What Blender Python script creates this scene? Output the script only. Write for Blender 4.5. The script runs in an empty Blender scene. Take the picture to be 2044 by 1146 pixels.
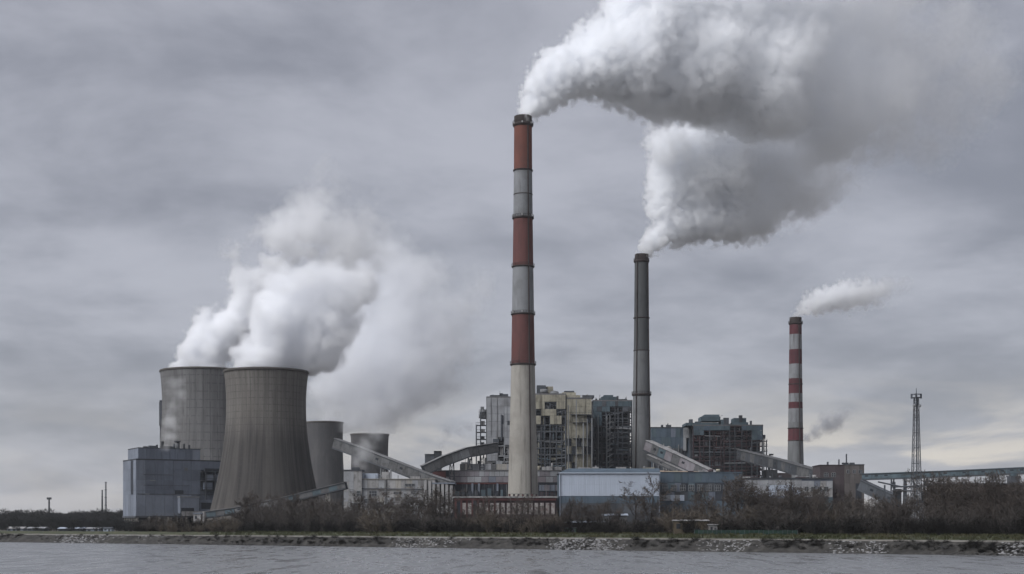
import bpy, bmesh, math, random
import numpy as np
from mathutils import Vector, Matrix, noise as mnoise

# ------------------------------------------------------------------ camera, sky, sun, exposure
S = bpy.context.scene
COL = S.collection
F = 2839.0            # focal length in photograph pixels (50 mm on 36 mm, 2044 px wide)
CX, HY = 1022.0, 1048.0   # principal column, horizon row
CAMH = 8.0

cam = bpy.data.cameras.new('camera')
cam.lens = 50.0; cam.sensor_width = 36.0
cam.shift_y = (HY - 573.0) / 2044.0
cam.clip_start = 1.0; cam.clip_end = 20000.0
camo = bpy.data.objects.new('camera', cam); COL.objects.link(camo)
camo.location = (0, 0, CAMH); camo.rotation_euler = (math.radians(90), 0, 0)
S.camera = camo

SUN_EL, SUN_AZ = math.radians(42), math.radians(-125)   # azimuth from +Y, clockwise: left and a little behind the camera

def build_world():
    w = bpy.data.worlds.new('World'); S.world = w; w.use_nodes = True
    nt = w.node_tree; N = nt.nodes; L = nt.links; N.clear()
    def n(t, **kw):
        x = N.new(t)
        for k, v in kw.items(): setattr(x, k, v)
        return x
    def math_(op, a, b=None, c=None, clamp=False):
        x = n('ShaderNodeMath', operation=op, use_clamp=clamp)
        for i, v in enumerate((a, b, c)):
            if v is None: continue
            if isinstance(v, (int, float)): x.inputs[i].default_value = v
            else: L.new(v, x.inputs[i])
        return x.outputs[0]
    def ramp(val, lo, hi):
        x = n('ShaderNodeMapRange', interpolation_type='SMOOTHSTEP')
        L.new(val, x.inputs[0]); x.inputs[1].default_value = lo; x.inputs[2].default_value = hi
        return x.outputs[0]
    def noise(vec, scale, detail, rough, dist=0.0):
        x = n('ShaderNodeTexNoise'); L.new(vec, x.inputs['Vector'])
        x.inputs['Scale'].default_value = scale; x.inputs['Detail'].default_value = detail
        x.inputs['Roughness'].default_value = rough; x.inputs['Distortion'].default_value = dist
        return x.outputs[0]
    def mix(f, a, b):
        x = n('ShaderNodeMix', data_type='RGBA')
        if isinstance(f, (int, float)): x.inputs[0].default_value = f
        else: L.new(f, x.inputs[0])
        for s, v in ((6, a), (7, b)):
            if isinstance(v, tuple): x.inputs[s].default_value = (*v, 1)
            else: L.new(v, x.inputs[s])
        return x.outputs[2]
    out = n('ShaderNodeOutputWorld'); bg = n('ShaderNodeBackground')
    sky = n('ShaderNodeTexSky', sky_type='NISHITA', sun_disc=False)
    sky.sun_elevation = SUN_EL; sky.sun_rotation = SUN_AZ
    tc = n('ShaderNodeTexCoord'); sep = n('ShaderNodeSeparateXYZ')
    L.new(tc.outputs['Generated'], sep.inputs[0])
    z = math_('MAXIMUM', sep.outputs[2], 0.0)
    # the cloud deck: the view direction meets a layer overhead, so cells flatten towards the horizon
    inv = math_('DIVIDE', 1.0, math_('ADD', z, 0.22))
    comb = n('ShaderNodeCombineXYZ')
    L.new(math_('MULTIPLY', sep.outputs[0], inv), comb.inputs[0])
    L.new(math_('MULTIPLY', sep.outputs[1], inv), comb.inputs[1])
    comb.inputs[2].default_value = SKY_SEED
    big = noise(comb.outputs[0], 0.95, 3, 0.5, 0.15)
    mid = noise(comb.outputs[0], 2.6, 7, 0.58, 0.25)
    v = math_('ADD', math_('MULTIPLY', big, 0.48), math_('MULTIPLY', mid, 0.52))
    v = ramp(v, 0.38, 0.62)
    cloud = mix(v, CLOUD_DARK, CLOUD_LIGHT)
    # the deck thins out towards the horizon: paler, broken, with a warm glow behind
    low = math_('SUBTRACT', 1.0, ramp(z, 0.0, 0.16))
    cloud = mix(math_('MULTIPLY', low, 0.45), cloud, CLOUD_LOW)
    lowmap = n('ShaderNodeMapping'); L.new(tc.outputs['Generated'], lowmap.inputs[0])
    lowmap.inputs['Location'].default_value = LOW_SEED
    lowmap.inputs['Scale'].default_value = (7.0, 7.0, 30.0)
    brk = noise(lowmap.outputs[0], 1.0, 6, 0.6, 0.6)
    gap = math_('MULTIPLY', ramp(brk, 0.40, 0.62), math_('SUBTRACT', 1.0, ramp(z, 0.025, 0.115)))
    az = ramp(sep.outputs[0], -0.42, 0.30)       # the thin part of the deck lies to the right
    gap = math_('MULTIPLY', gap, math_('ADD', math_('MULTIPLY', az, 0.85), 0.15), clamp=True)
    cloud = mix(gap, cloud, CLOUD_GAP)
    sc = n('ShaderNodeVectorMath', operation='SCALE'); L.new(cloud, sc.inputs[0]); sc.inputs['Scale'].default_value = 10.0
    L.new(mix(0.96, sky.outputs[0], sc.outputs[0]), bg.inputs[0])
    bg.inputs[1].default_value = 0.1
    L.new(bg.outputs[0], out.inputs[0])

CLOUD_DARK = (0.108, 0.113, 0.133)
CLOUD_LIGHT = (0.204, 0.209, 0.236)
CLOUD_LOW = (0.199, 0.203, 0.220)
CLOUD_GAP = (0.312, 0.290, 0.263)
SKY_SEED = 21.3
LOW_SEED = (2.3, 0.0, 0.4)
build_world()

sun = bpy.data.lights.new('sun', 'SUN'); sun.energy = 1.5; sun.angle = math.radians(38)
sun.color = (0.985, 0.985, 1.0)
suno = bpy.data.objects.new('sun', sun); COL.objects.link(suno)
sd = Vector((math.sin(SUN_AZ) * math.cos(SUN_EL), math.cos(SUN_AZ) * math.cos(SUN_EL), math.sin(SUN_EL)))
suno.rotation_euler = sd.to_track_quat('Z', 'Y').to_euler()
suno.location = sd * 500

S.render.engine = 'CYCLES'
S.view_settings.view_transform = 'Standard'; S.view_settings.look = 'None'
S.view_settings.exposure = 1.12; S.view_settings.gamma = 1.0
S.view_settings.use_curve_mapping = False
cy = S.cycles
cy.use_denoising = True
try: cy.denoiser = 'OPENIMAGEDENOISE'; cy.denoising_input_passes = 'RGB_ALBEDO_NORMAL'; cy.denoising_prefilter = 'ACCURATE'
except Exception: pass
cy.use_adaptive_sampling = True; cy.adaptive_threshold = 0.03
cy.max_bounces = 38; cy.diffuse_bounces = 3; cy.glossy_bounces = 3
cy.volume_bounces = 36; cy.volume_step_rate = 2.0; cy.volume_max_steps = 512
cy.sample_clamp_indirect = 4.0
S.render.use_persistent_data = False
# ------------------------------------------------------------------ helpers
GZ = 4.5                                  # level of the plant yard above the river
def P(px, py, D):
    """point seen at photograph pixel (px, py) at depth D"""
    return Vector(((px - CX) / F * D, D, CAMH + (HY - py) / F * D))

_m = {}
def mat(name, col, dirt=None, blotch=0.5, streak=0.5, rough=0.85, metal=0.0, var=0.12, rib=0.0, bscale=0.12, sscale=0.6, bump=0.0, spec=0.15, rot=0.0):
    """weathered surface: blotches, vertical runs, ribs of profiled sheet; all in world metres"""
    if name in _m: return _m[name]
    m = bpy.data.materials.new(name); m.use_nodes = True; _m[name] = m
    nt = m.node_tree; N, L = nt.nodes, nt.links
    b = N['Principled BSDF']
    dirt = dirt or tuple(c * 0.45 for c in col)
    col = tuple(c * 0.90 for c in col); dirt = tuple(c * 0.84 for c in dirt)
    geo = N.new('ShaderNodeNewGeometry'); oi = N.new('ShaderNodeObjectInfo')
    def noise(scale, det, rg):
        mp = N.new('ShaderNodeMapping'); L.new(geo.outputs['Position'], mp.inputs[0]); mp.inputs['Scale'].default_value = scale
        x = N.new('ShaderNodeTexNoise'); L.new(mp.outputs[0], x.inputs['Vector'])
        x.inputs['Scale'].default_value = 1; x.inputs['Detail'].default_value = det; x.inputs['Roughness'].default_value = rg
        return x.outputs[0]
    def rng(v, lo, hi, to):
        x = N.new('ShaderNodeMapRange'); x.interpolation_type = 'SMOOTHSTEP'; L.new(v, x.inputs[0])
        x.inputs[1].default_value = lo; x.inputs[2].default_value = hi; x.inputs[4].default_value = to
        return x.outputs[0]
    def M(op, a, c):
        x = N.new('ShaderNodeMath'); x.operation = op
        for i, v in enumerate((a, c)):
            if isinstance(v, (int, float)): x.inputs[i].default_value = v
            else: L.new(v, x.inputs[i])
        return x.outputs[0]
    bl = rng(noise((bscale, bscale, bscale), 5, 0.62), 0.42, 0.72, blotch)
    st = rng(noise((sscale, sscale, sscale * 0.07), 4, 0.6), 0.45, 0.75, streak)
    f = M('MAXIMUM', bl, st)
    mx = N.new('ShaderNodeMix'); mx.data_type = 'RGBA'; L.new(f, mx.inputs[0])
    mx.inputs[6].default_value = (*col, 1); mx.inputs[7].default_value = (*dirt, 1)
    hs = N.new('ShaderNodeHueSaturation'); L.new(mx.outputs[2], hs.inputs['Color'])
    L.new(M('MULTIPLY_ADD', oi.outputs['Random'], 2 * var), hs.inputs['Value'])
    hs.inputs['Value'].links[0].from_node.inputs[2].default_value = 1 - var
    L.new(hs.outputs[0], b.inputs['Base Color'])
    b.inputs['Roughness'].default_value = rough; b.inputs['Metallic'].default_value = metal
    b.inputs['Specular IOR Level'].default_value = spec
    if rib > 0 or bump > 0:
        bp = N.new('ShaderNodeBump')
        if rib > 0:
            sx = N.new('ShaderNodeSeparateXYZ'); L.new(geo.outputs['Position'], sx.inputs[0])
            u = M('ADD', sx.outputs[0], M('MULTIPLY', sx.outputs[1], 0.7))
            h = M('SINE', M('MULTIPLY', u, 6.2832 / rib), 0)
            bp.inputs['Strength'].default_value = 0.5; bp.inputs['Distance'].default_value = 0.04
        else:
            h = noise((1.2, 1.2, 1.2), 5, 0.6)
            bp.inputs['Strength'].default_value = bump; bp.inputs['Distance'].default_value = 0.2
        L.new(h, bp.inputs['Height']); L.new(bp.outputs[0], b.inputs['Normal'])
    return m

# surface colours
M_CONC = mat('concrete', (0.36, 0.345, 0.315), (0.17, 0.155, 0.14), streak=0.75, sscale=0.9, bump=0.3)
M_CONCW = mat('pale_concrete', (0.37, 0.365, 0.36), (0.12, 0.115, 0.115), blotch=0.8, streak=0.8, sscale=0.5, bscale=0.22)
M_CLADG = mat('blue_grey_cladding', (0.148, 0.168, 0.208), (0.082, 0.094, 0.12), rib=0.6, streak=0.5, rough=0.6)
M_CLADG2 = mat('light_blue_grey_cladding', (0.205, 0.228, 0.272), (0.115, 0.128, 0.155), rib=0.6, streak=0.5, rough=0.6)  # paler copy of the cladding; on the left gable it stands for sunlight
M_CLADW = mat('white_cladding', (0.43, 0.48, 0.56), (0.29, 0.32, 0.37), rib=0.8, blotch=0.3, streak=0.35, rough=0.55, var=0.03)
M_CLADA = mat('pale_grey_cladding', (0.35, 0.36, 0.375), (0.16, 0.155, 0.155), rib=0.5, streak=0.75, blotch=0.5, sscale=0.4)
M_CREAM = mat('cream_cladding', (0.35, 0.33, 0.265), (0.10, 0.092, 0.075), rib=0.5, streak=0.85, blotch=0.7, sscale=0.6, bscale=0.2)
M_BLUE = mat('faded_blue_sheet', (0.088, 0.118, 0.150), (0.05, 0.066, 0.082), rib=0.7, streak=0.5, rough=0.6)
M_TEAL = mat('teal_grey_sheet', (0.092, 0.125, 0.145), (0.05, 0.062, 0.07), rib=0.6, streak=0.5)
M_DARK = mat('dark_interior', (0.040, 0.045, 0.055), (0.02, 0.022, 0.028), var=0.3)  # dark colour also carries the shade inside bays and openings
M_STEEL = mat('dark_steel', (0.075, 0.083, 0.095), (0.045, 0.04, 0.038), var=0.35, rough=0.7)
M_STEELL = mat('grey_steel', (0.22, 0.23, 0.24), (0.11, 0.10, 0.09), var=0.3, rough=0.6)
M_RUST = mat('red_oxide_steel', (0.058, 0.040, 0.044), (0.03, 0.026, 0.029), var=0.4)
M_BUNK = mat('dark_brown_sheet', (0.052, 0.040, 0.038), (0.03, 0.025, 0.024), var=0.2)
M_REDB = mat('faded_red_paint', (0.118, 0.050, 0.050), (0.062, 0.038, 0.038), streak=0.6, var=0.2)
M_PINK = mat('pinkish_grey_panel', (0.25, 0.238, 0.255), (0.13, 0.10, 0.107), streak=0.6, blotch=0.6, rib=0.5)
M_BROWNB = mat('brown_red_brick', (0.080, 0.066, 0.070), (0.05, 0.042, 0.044), streak=0.5)
M_TAUPE = mat('taupe_render', (0.135, 0.122, 0.118), (0.08, 0.073, 0.07), streak=0.6)
M_CONV = mat('conveyor_sheet', (0.135, 0.137, 0.14), (0.05, 0.049, 0.05), streak=0.6, blotch=0.7, bscale=0.4, rib=0.6)
M_CONVR = mat('conveyor_roof', (0.195, 0.196, 0.2), (0.09, 0.087, 0.085), streak=0.4)
M_CONVB = mat('blue_bridge_sheet', (0.10, 0.135, 0.155), (0.05, 0.062, 0.068), streak=0.5, blotch=0.6, bscale=0.35)
M_GLASS = mat('dark_glass', (0.03, 0.036, 0.045), (0.02, 0.022, 0.028), rough=0.15, spec=0.6)
M_ROOF = mat('roofing_felt', (0.16, 0.16, 0.165), (0.08, 0.08, 0.08))
M_RED1 = mat('red_brown_chimney_paint', (0.128, 0.056, 0.052), (0.075, 0.042, 0.040), streak=0.8, sscale=0.7, var=0.05)
M_RED3 = mat('crimson_chimney_paint', (0.105, 0.036, 0.042), (0.06, 0.034, 0.038), streak=0.9, sscale=0.6, var=0.06)
M_WHC = mat('weathered_white_chimney_paint', (0.235, 0.243, 0.253), (0.11, 0.11, 0.11), streak=0.9, sscale=0.7, var=0.05)
M_SOOT = mat('sooty_brick', (0.055, 0.045, 0.043), (0.03, 0.026, 0.026), var=0.05)
M_SOOTRED = mat('sooty_red_paint', (0.17, 0.070, 0.055), (0.045, 0.035, 0.033), streak=1.0, blotch=0.3, sscale=0.25, var=0.03)
M_CH1 = mat('chimney_concrete', (0.345, 0.328, 0.295), (0.16, 0.148, 0.132), streak=0.85, sscale=0.55, blotch=0.4, var=0.02)
M_CH2 = mat('dark_chimney_concrete', (0.092, 0.096, 0.098), (0.058, 0.061, 0.063), streak=0.6, sscale=0.45, var=0.05)
M_CH2L = mat('grey_chimney_concrete', (0.175, 0.18, 0.184), (0.095, 0.10, 0.10), streak=0.7, sscale=0.4, var=0.04)
M_RING = mat('iron_ring', (0.06, 0.05, 0.048), (0.03, 0.028, 0.028))

def U(bm_fn):
    me = bpy.data.meshes.new('unit'); bm = bmesh.new(); bm_fn(bm); bm.to_mesh(me); bm.free(); return me
_unit = {}
def unit(kind, m):
    k = (kind, m.name)
    if k not in _unit:
        if kind == 'box': me = U(lambda bm: bmesh.ops.create_cube(bm, size=1.0))
        elif kind == 'cyl':
            me = U(lambda bm: bmesh.ops.create_cone(bm, cap_ends=True, segments=12, radius1=0.5, radius2=0.5, depth=1.0))
        elif kind == 'dome':
            me = U(lambda bm: bmesh.ops.create_uvsphere(bm, u_segments=12, v_segments=8, radius=0.5))
        me.materials.append(m); me.name = kind
        if kind != 'box':
            for p in me.polygons: p.use_smooth = abs(p.normal.z) < 0.9
        _unit[k] = me
    return _unit[k]

def tag(o, label, cat, group=None, kind=None):
    if label: o['label'] = label
    if cat: o['category'] = cat
    if group: o['group'] = group
    if kind: o['kind'] = kind
    return o

def mesh_obj(name, verts, faces, m, parent=None, smooth=False, loc=None):
    me = bpy.data.meshes.new(name); me.from_pydata(verts, [], faces); me.update()
    if m: me.materials.append(m)
    if smooth: me.polygons.foreach_set('use_smooth', [True] * len(me.polygons))
    o = bpy.data.objects.new(name, me); COL.objects.link(o)
    if parent: o.parent = parent
    if loc: o.location = loc
    return o

class Thing:
    """an Empty at the thing's base; parts are set out along its front face, in photograph columns and rows at its own depth"""
    def __init__(s, name, label, cat, px, D, yaw=0.0, group=None, z=GZ):
        s.a = math.radians(yaw); s.D = D; s.z0 = z; s.x0 = (px - CX) / F * D
        s.o = bpy.data.objects.new(name, None); COL.objects.link(s.o)
        s.o.empty_display_size = 2.0
        s.o.location = (s.x0, D, z); s.o.rotation_euler = (0, 0, s.a)
        tag(s.o, label, cat, group)
    def lx(s, px, y=0.0):
        k = (px - CX) / F
        return (k * (s.D + y) - s.x0) / (math.cos(s.a) - k * math.sin(s.a))
    def lz(s, py, x=0.0, y=0.0): return CAMH + (HY - py) / F * (s.D + x * math.sin(s.a) + y) - s.z0
    def _put(s, name, me, loc, scale, rot=None, parent=None):
        o = bpy.data.objects.new(name, me); COL.objects.link(o)
        o.location = loc; o.scale = scale
        if rot is not None: o.rotation_mode = 'QUATERNION'; o.rotation_quaternion = rot
        if parent is None: o.parent = s.o
        else:
            o.parent = parent
            lm = Matrix.LocRotScale(parent.location, parent.rotation_quaternion if parent.rotation_mode == 'QUATERNION' else parent.rotation_euler, parent.scale)
            o.matrix_parent_inverse = lm.inverted()
        return o
    def box(s, name, x0, x1, y0, y1, z0, z1, m, parent=None):
        return s._put(name, unit('box', m), ((x0 + x1) / 2, (y0 + y1) / 2, (z0 + z1) / 2), (abs(x1 - x0), abs(y1 - y0), abs(z1 - z0)), None, parent)
    def pbox(s, name, px0, px1, pyt, pyb, y0, y1, m, parent=None):
        x0, x1 = s.lx(px0, y0), s.lx(px1, y0)
        zt, zb = s.lz(pyt, x0, y0), max(s.lz(pyb, x0, y0), 0.0)
        return s.box(name, x0, x1, y0, y1, zb, zt, m, parent)
    def seg(s, kind, name, p, q, th, m, parent=None, th2=None):
        p, q = Vector(p), Vector(q); d = q - p
        return s._put(name, unit(kind, m), (p + q) / 2, (th, th2 or th, d.length), d.to_track_quat('Z', 'Y'), parent)
    def bar(s, name, p, q, th, m, parent=None, th2=None): return s.seg('box', name, p, q, th, m, parent, th2)
    def pipe(s, name, p, q, d, m, parent=None): return s.seg('cyl', name, p, q, d, m, parent)
    def panels(s, px0, px1, pyt, pyb, nx, nz, y, mats, rnd, skip=0.0, name='cladding_panel', depth=0.12, gap=0.07, parent=None):
        x0, x1 = s.lx(px0, y), s.lx(px1, y); zt, zb = s.lz(pyt, (x0 + x1) / 2, y), max(0.0, s.lz(pyb, (x0 + x1) / 2, y))
        for i in range(nx):
            for j in range(nz):
                if rnd.random() < skip: continue
                a, b = x0 + (x1 - x0) * i / nx, x0 + (x1 - x0) * (i + 1) / nx
                c, d = zb + (zt - zb) * j / nz, zb + (zt - zb) * (j + 1) / nz
                t = depth + rnd.uniform(0, 0.03)
                s.box(name, a + gap, b - gap, y - t, y - 0.003, c + gap, d - gap, rnd.choice(mats), parent)
    def window(s, px0, px1, pyt, pyb, y, nx=1, nz=1, fm=None):
        w = s.pbox('window', px0, px1, pyt, pyb, y - 0.10, y - 0.004, M_GLASS)
        x0, x1 = s.lx(px0, y), s.lx(px1, y); zt, zb = s.lz(pyt, x0, y), s.lz(pyb, x0, y)
        fm = fm or M_STEELL
        for i in range(nx + 1):
            x = x0 + (x1 - x0) * i / nx
            s.box('frame', x - 0.1, x + 0.1, y - 0.18, y - 0.103, zb, zt, fm, w)
        for j in range(nz + 1):
            z = zb + (zt - zb) * j / nz
            s.box('frame', x0, x1, y - 0.21, y - 0.183, z - 0.1, z + 0.1, fm, w)
        return w

def lathe(name, prof, m, parent, seg=64, loc=(0, 0, 0), rib=0.0, caps=False):
    """prof: (radius, z) from bottom to top; rib lifts every other meridian"""
    v, f = [], []
    for r, z in prof:
        for i in range(seg):
            a = 2 * math.pi * i / seg; rr = r + (rib if i % 2 else 0.0)
            v.append((rr * math.cos(a), rr * math.sin(a), z))
    for j in range(len(prof) - 1):
        for i in range(seg):
            k = (i + 1) % seg
            f.append((j * seg + i, j * seg + k, (j + 1) * seg + k, (j + 1) * seg + i))
    if caps:
        f.append(tuple(range(seg - 1, -1, -1))); f.append(tuple(range((len(prof) - 1) * seg, len(prof) * seg)))
    return mesh_obj(name, v, f, m, parent, smooth=(rib == 0.0), loc=loc)

# ------------------------------------------------------------------ the setting: river, bank, yard
BA = Vector((132.0, 366.0)); BE = Vector((-372.0, 302.0)).normalized(); BN = Vector((302.0, 372.0)).normalized()
def bank(sx, t, z=0.0):
    p = BA + BE * sx + BN * t
    return Vector((p.x, p.y, z))
def bank_s(px):
    """distance along the water's edge seen at photograph column px"""
    k = (px - CX) / F
    return (BA.x - k * BA.y) / (k * BE.y - BE.x)

def ground_mat(name, c1, c2, c3, scale, rough=0.95, bump=0.4):
    m = bpy.data.materials.new(name); m.use_nodes = True
    N, L = m.node_tree.nodes, m.node_tree.links; b = N['Principled BSDF']
    geo = N.new('ShaderNodeNewGeometry')
    def noise(s, d):
        x = N.new('ShaderNodeTexNoise'); L.new(geo.outputs['Position'], x.inputs['Vector'])
        x.inputs['Scale'].default_value = s; x.inputs['Detail'].default_value = d; x.inputs['Roughness'].default_value = 0.65
        return x.outputs[0]
    r = N.new('ShaderNodeValToRGB'); L.new(noise(scale, 6), r.inputs[0])
    r.color_ramp.elements[0].position = 0.35; r.color_ramp.elements[0].color = (*c1, 1)
    r.color_ramp.elements[1].position = 0.68; r.color_ramp.elements[1].color = (*c3, 1)
    e = r.color_ramp.elements.new(0.5); e.color = (*c2, 1)
    L.new(r.outputs[0], b.inputs['Base Color']); b.inputs['Roughness'].default_value = rough
    bp = N.new('ShaderNodeBump'); bp.inputs['Strength'].default_value = bump; bp.inputs['Distance'].default_value = 0.3
    L.new(noise(scale * 6, 4), bp.inputs['Height']); L.new(bp.outputs[0], b.inputs['Normal'])
    return m

def build_setting():
    # river
    m = bpy.data.materials.new('river_water'); m.use_nodes = True
    N, L = m.node_tree.nodes, m.node_tree.links; b = N['Principled BSDF']
    b.inputs['Base Color'].default_value = (0.165, 0.170, 0.178, 1); b.inputs['Roughness'].default_value = 0.32
    b.inputs['IOR'].default_value = 1.333
    geo = N.new('ShaderNodeNewGeometry')
    def wave(sx, sy, det):
        mp = N.new('ShaderNodeMapping'); L.new(geo.outputs['Position'], mp.inputs[0]); mp.inputs['Scale'].default_value = (sx, sy, 1)
        mp.inputs['Rotation'].default_value = (0, 0, 0.15)
        x = N.new('ShaderNodeTexNoise'); L.new(mp.outputs[0], x.inputs['Vector']); x.inputs['Scale'].default_value = 1
        x.inputs['Detail'].default_value = det; x.inputs['Roughness'].default_value = 0.6
        return x.outputs[0]
    b1 = N.new('ShaderNodeBump'); b1.inputs['Strength'].default_value = 1.0; b1.inputs['Distance'].default_value = 0.65
    L.new(wave(0.35, 0.22, 4), b1.inputs['Height'])
    b2 = N.new('ShaderNodeBump'); b2.inputs['Strength'].default_value = 1.0; b2.inputs['Distance'].default_value = 1.1
    L.new(wave(0.045, 0.03, 2), b2.inputs['Height']); L.new(b2.outputs[0], b1.inputs['Normal'])
    L.new(b1.outputs[0], b.inputs['Normal'])
    pr = N.new('ShaderNodeMapRange'); L.new(wave(0.22, 0.035, 5), pr.inputs[0])      # gusts roughen the surface in patches
    pr.inputs[1].default_value = 0.36; pr.inputs[2].default_value = 0.64; pr.inputs[3].default_value = 0.12; pr.inputs[4].default_value = 0.5
    L.new(pr.outputs[0], b.inputs['Roughness'])
    o = mesh_obj('river_water', [(-4000, -60, 0), (4000, -60, 0), (4000, 6000, 0), (-4000, 6000, 0)], [(0, 1, 2, 3)], m); o['kind'] = 'structure'
    # the far side: bank slope, kerbed path, grass rise, yard reaching to the horizon, one sheet each
    earth = ground_mat('bank_earth', (0.012, 0.011, 0.010), (0.026, 0.024, 0.021), (0.062, 0.058, 0.052), 0.35)
    yard = ground_mat('yard_ground', (0.035, 0.032, 0.026), (0.07, 0.062, 0.05), (0.12, 0.105, 0.085), 0.08)
    grass = ground_mat('rough_grass', (0.022, 0.027, 0.012), (0.045, 0.052, 0.022), (0.085, 0.080, 0.042), 0.22)
    pathm = ground_mat('path_concrete', (0.12, 0.11, 0.10), (0.19, 0.18, 0.165), (0.25, 0.24, 0.22), 0.3)
    def strip(name, rows, m, ds=4.0, s0=-260, s1=1500, jit=0.0, seed=0, wander=0.0):
        rnd = random.Random(seed); ns = int((s1 - s0) / ds) + 1
        v, f = [], []
        for i in range(ns):
            for j, (t, z) in enumerate(rows):
                e = 0 < j < len(rows) - 1
                ss = s0 + i * ds
                if wander and j < len(rows) - 1:          # the water's edge wanders, the top keeps to the path
                    wf = 1 - j / (len(rows) - 1)
                    t = t + wf * wander * (mnoise.noise((ss / 34.0, 1.7, 0)) * 2.2 + mnoise.noise((ss / 9.0, 5.1, 0)) * 0.9)
                q = bank(ss, t + (rnd.uniform(-jit, jit) if e else 0), z + (rnd.uniform(-jit, jit) * 0.5 if e else 0))
                v.append(q)
        w = len(rows)
        for i in range(ns - 1):
            for j in range(w - 1):
                f.append((i * w + j, i * w + j + 1, (i + 1) * w + j + 1, (i + 1) * w + j))
        o = mesh_obj(name, v, f, m); o['kind'] = 'structure'
        return o
    strip('river_bank', [(-1.5, -0.8), (0.0, 0.0), (0.9, 0.45), (1.8, 1.1), (3.0, 1.75), (4.2, 2.5), (5.2, 3.1), (6.4, 3.45)], earth, 1.6, jit=0.28, seed=3, wander=1.3)
    strip('river_path', [(6.4, 3.42), (6.42, 3.78), (9.6, 3.84), (9.7, 3.80)], pathm, 20)
    strip('grass_verge', [(9.7, 3.79), (12, 4.0), (15, 4.4), (19, 4.8), (24, 5.05), (30, 4.9), (38, 4.5)], grass, 2.5, jit=0.22, seed=5)
    v = [bank(-3500, 38, GZ), bank(5000, 38, GZ), bank(5000, 9000, GZ), bank(-3500, 9000, GZ)]
    o = mesh_obj('yard_ground', v, [(0, 1, 2, 3)], yard); o['kind'] = 'structure'
build_setting()
# ------------------------------------------------------------------ chimneys
def chimney(name, label, px, D, prof, bands, rings, seg=64, ladder=True, cap=None):
    t = Thing(name, label, 'chimney', px, D, group='power plant chimneys')
    k = D / F
    def R(py):
        for (y0, r0), (y1, r1) in zip(prof, prof[1:]):
            if y0 <= py <= y1: return (r0 + (r1 - r0) * (py - y0) / (y1 - y0)) * k
        return prof[-1][1] * k
    base = HY + (CAMH - GZ) * F / D
    for (y0, y1, m, nm) in bands:
        y1 = min(y1, base); n = max(1, int((y1 - y0) / 30))
        pr = [(R(y1 + (y0 - y1) * i / n), max(0.0, t.lz(y1 + (y0 - y1) * i / n))) for i in range(n + 1)]
        lathe(nm, pr, m, t.o, seg)
    # the mouth: rim thickness and the dark throat
    r = R(prof[0][0]); zt = t.lz(prof[0][0])
    lathe('flue_lining', [(r * 0.80, zt - 9), (r * 0.82, zt), (r * 1.0, zt + 0.003)], M_SOOT, t.o, seg)
    for (py, over, h) in rings:
        r = R(py); z = t.lz(py)
        ring = lathe('ring_platform', [(r - 0.05, z - h), (r + over * 0.6, z - h * 0.7), (r + over, z - h * 0.1), (r + over, z + h * 0.5), (r - 0.05, z + h * 0.5)], M_RING, t.o, seg)
        if over > 0.5:
            for i in range(24):
                a = 2 * math.pi * i / 24
                q = Vector(((r + over - 0.1) * math.cos(a), (r + over - 0.1) * math.sin(a), z + h * 0.5))
                t.bar('railing_post', q, q + Vector((0, 0, 1.1)), 0.14, M_RING, ring)
            lathe('handrail', [(r + over - 0.18, z + h * 0.5 + 1.05), (r + over - 0.02, z + h * 0.5 + 1.05), (r + over - 0.02, z + h * 0.5 + 1.2), (r + over - 0.18, z + h * 0.5 + 1.2)], M_RING, ring, seg)
    if ladder:
        for ang in ladder:
            a = math.radians(ang); ys = [p for p, _ in prof]
            for y0, y1 in zip(ys, ys[1:]):
                y1 = min(y1, base)
                p = Vector(((R(y0) + 0.35) * math.cos(a), (R(y0) + 0.35) * math.sin(a), t.lz(y0)))
                q = Vector(((R(y1) + 0.35) * math.cos(a), (R(y1) + 0.35) * math.sin(a), max(0.2, t.lz(y1))))
                t.bar('ladder_section', p, q, 0.45, M_RING)
    return t

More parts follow.
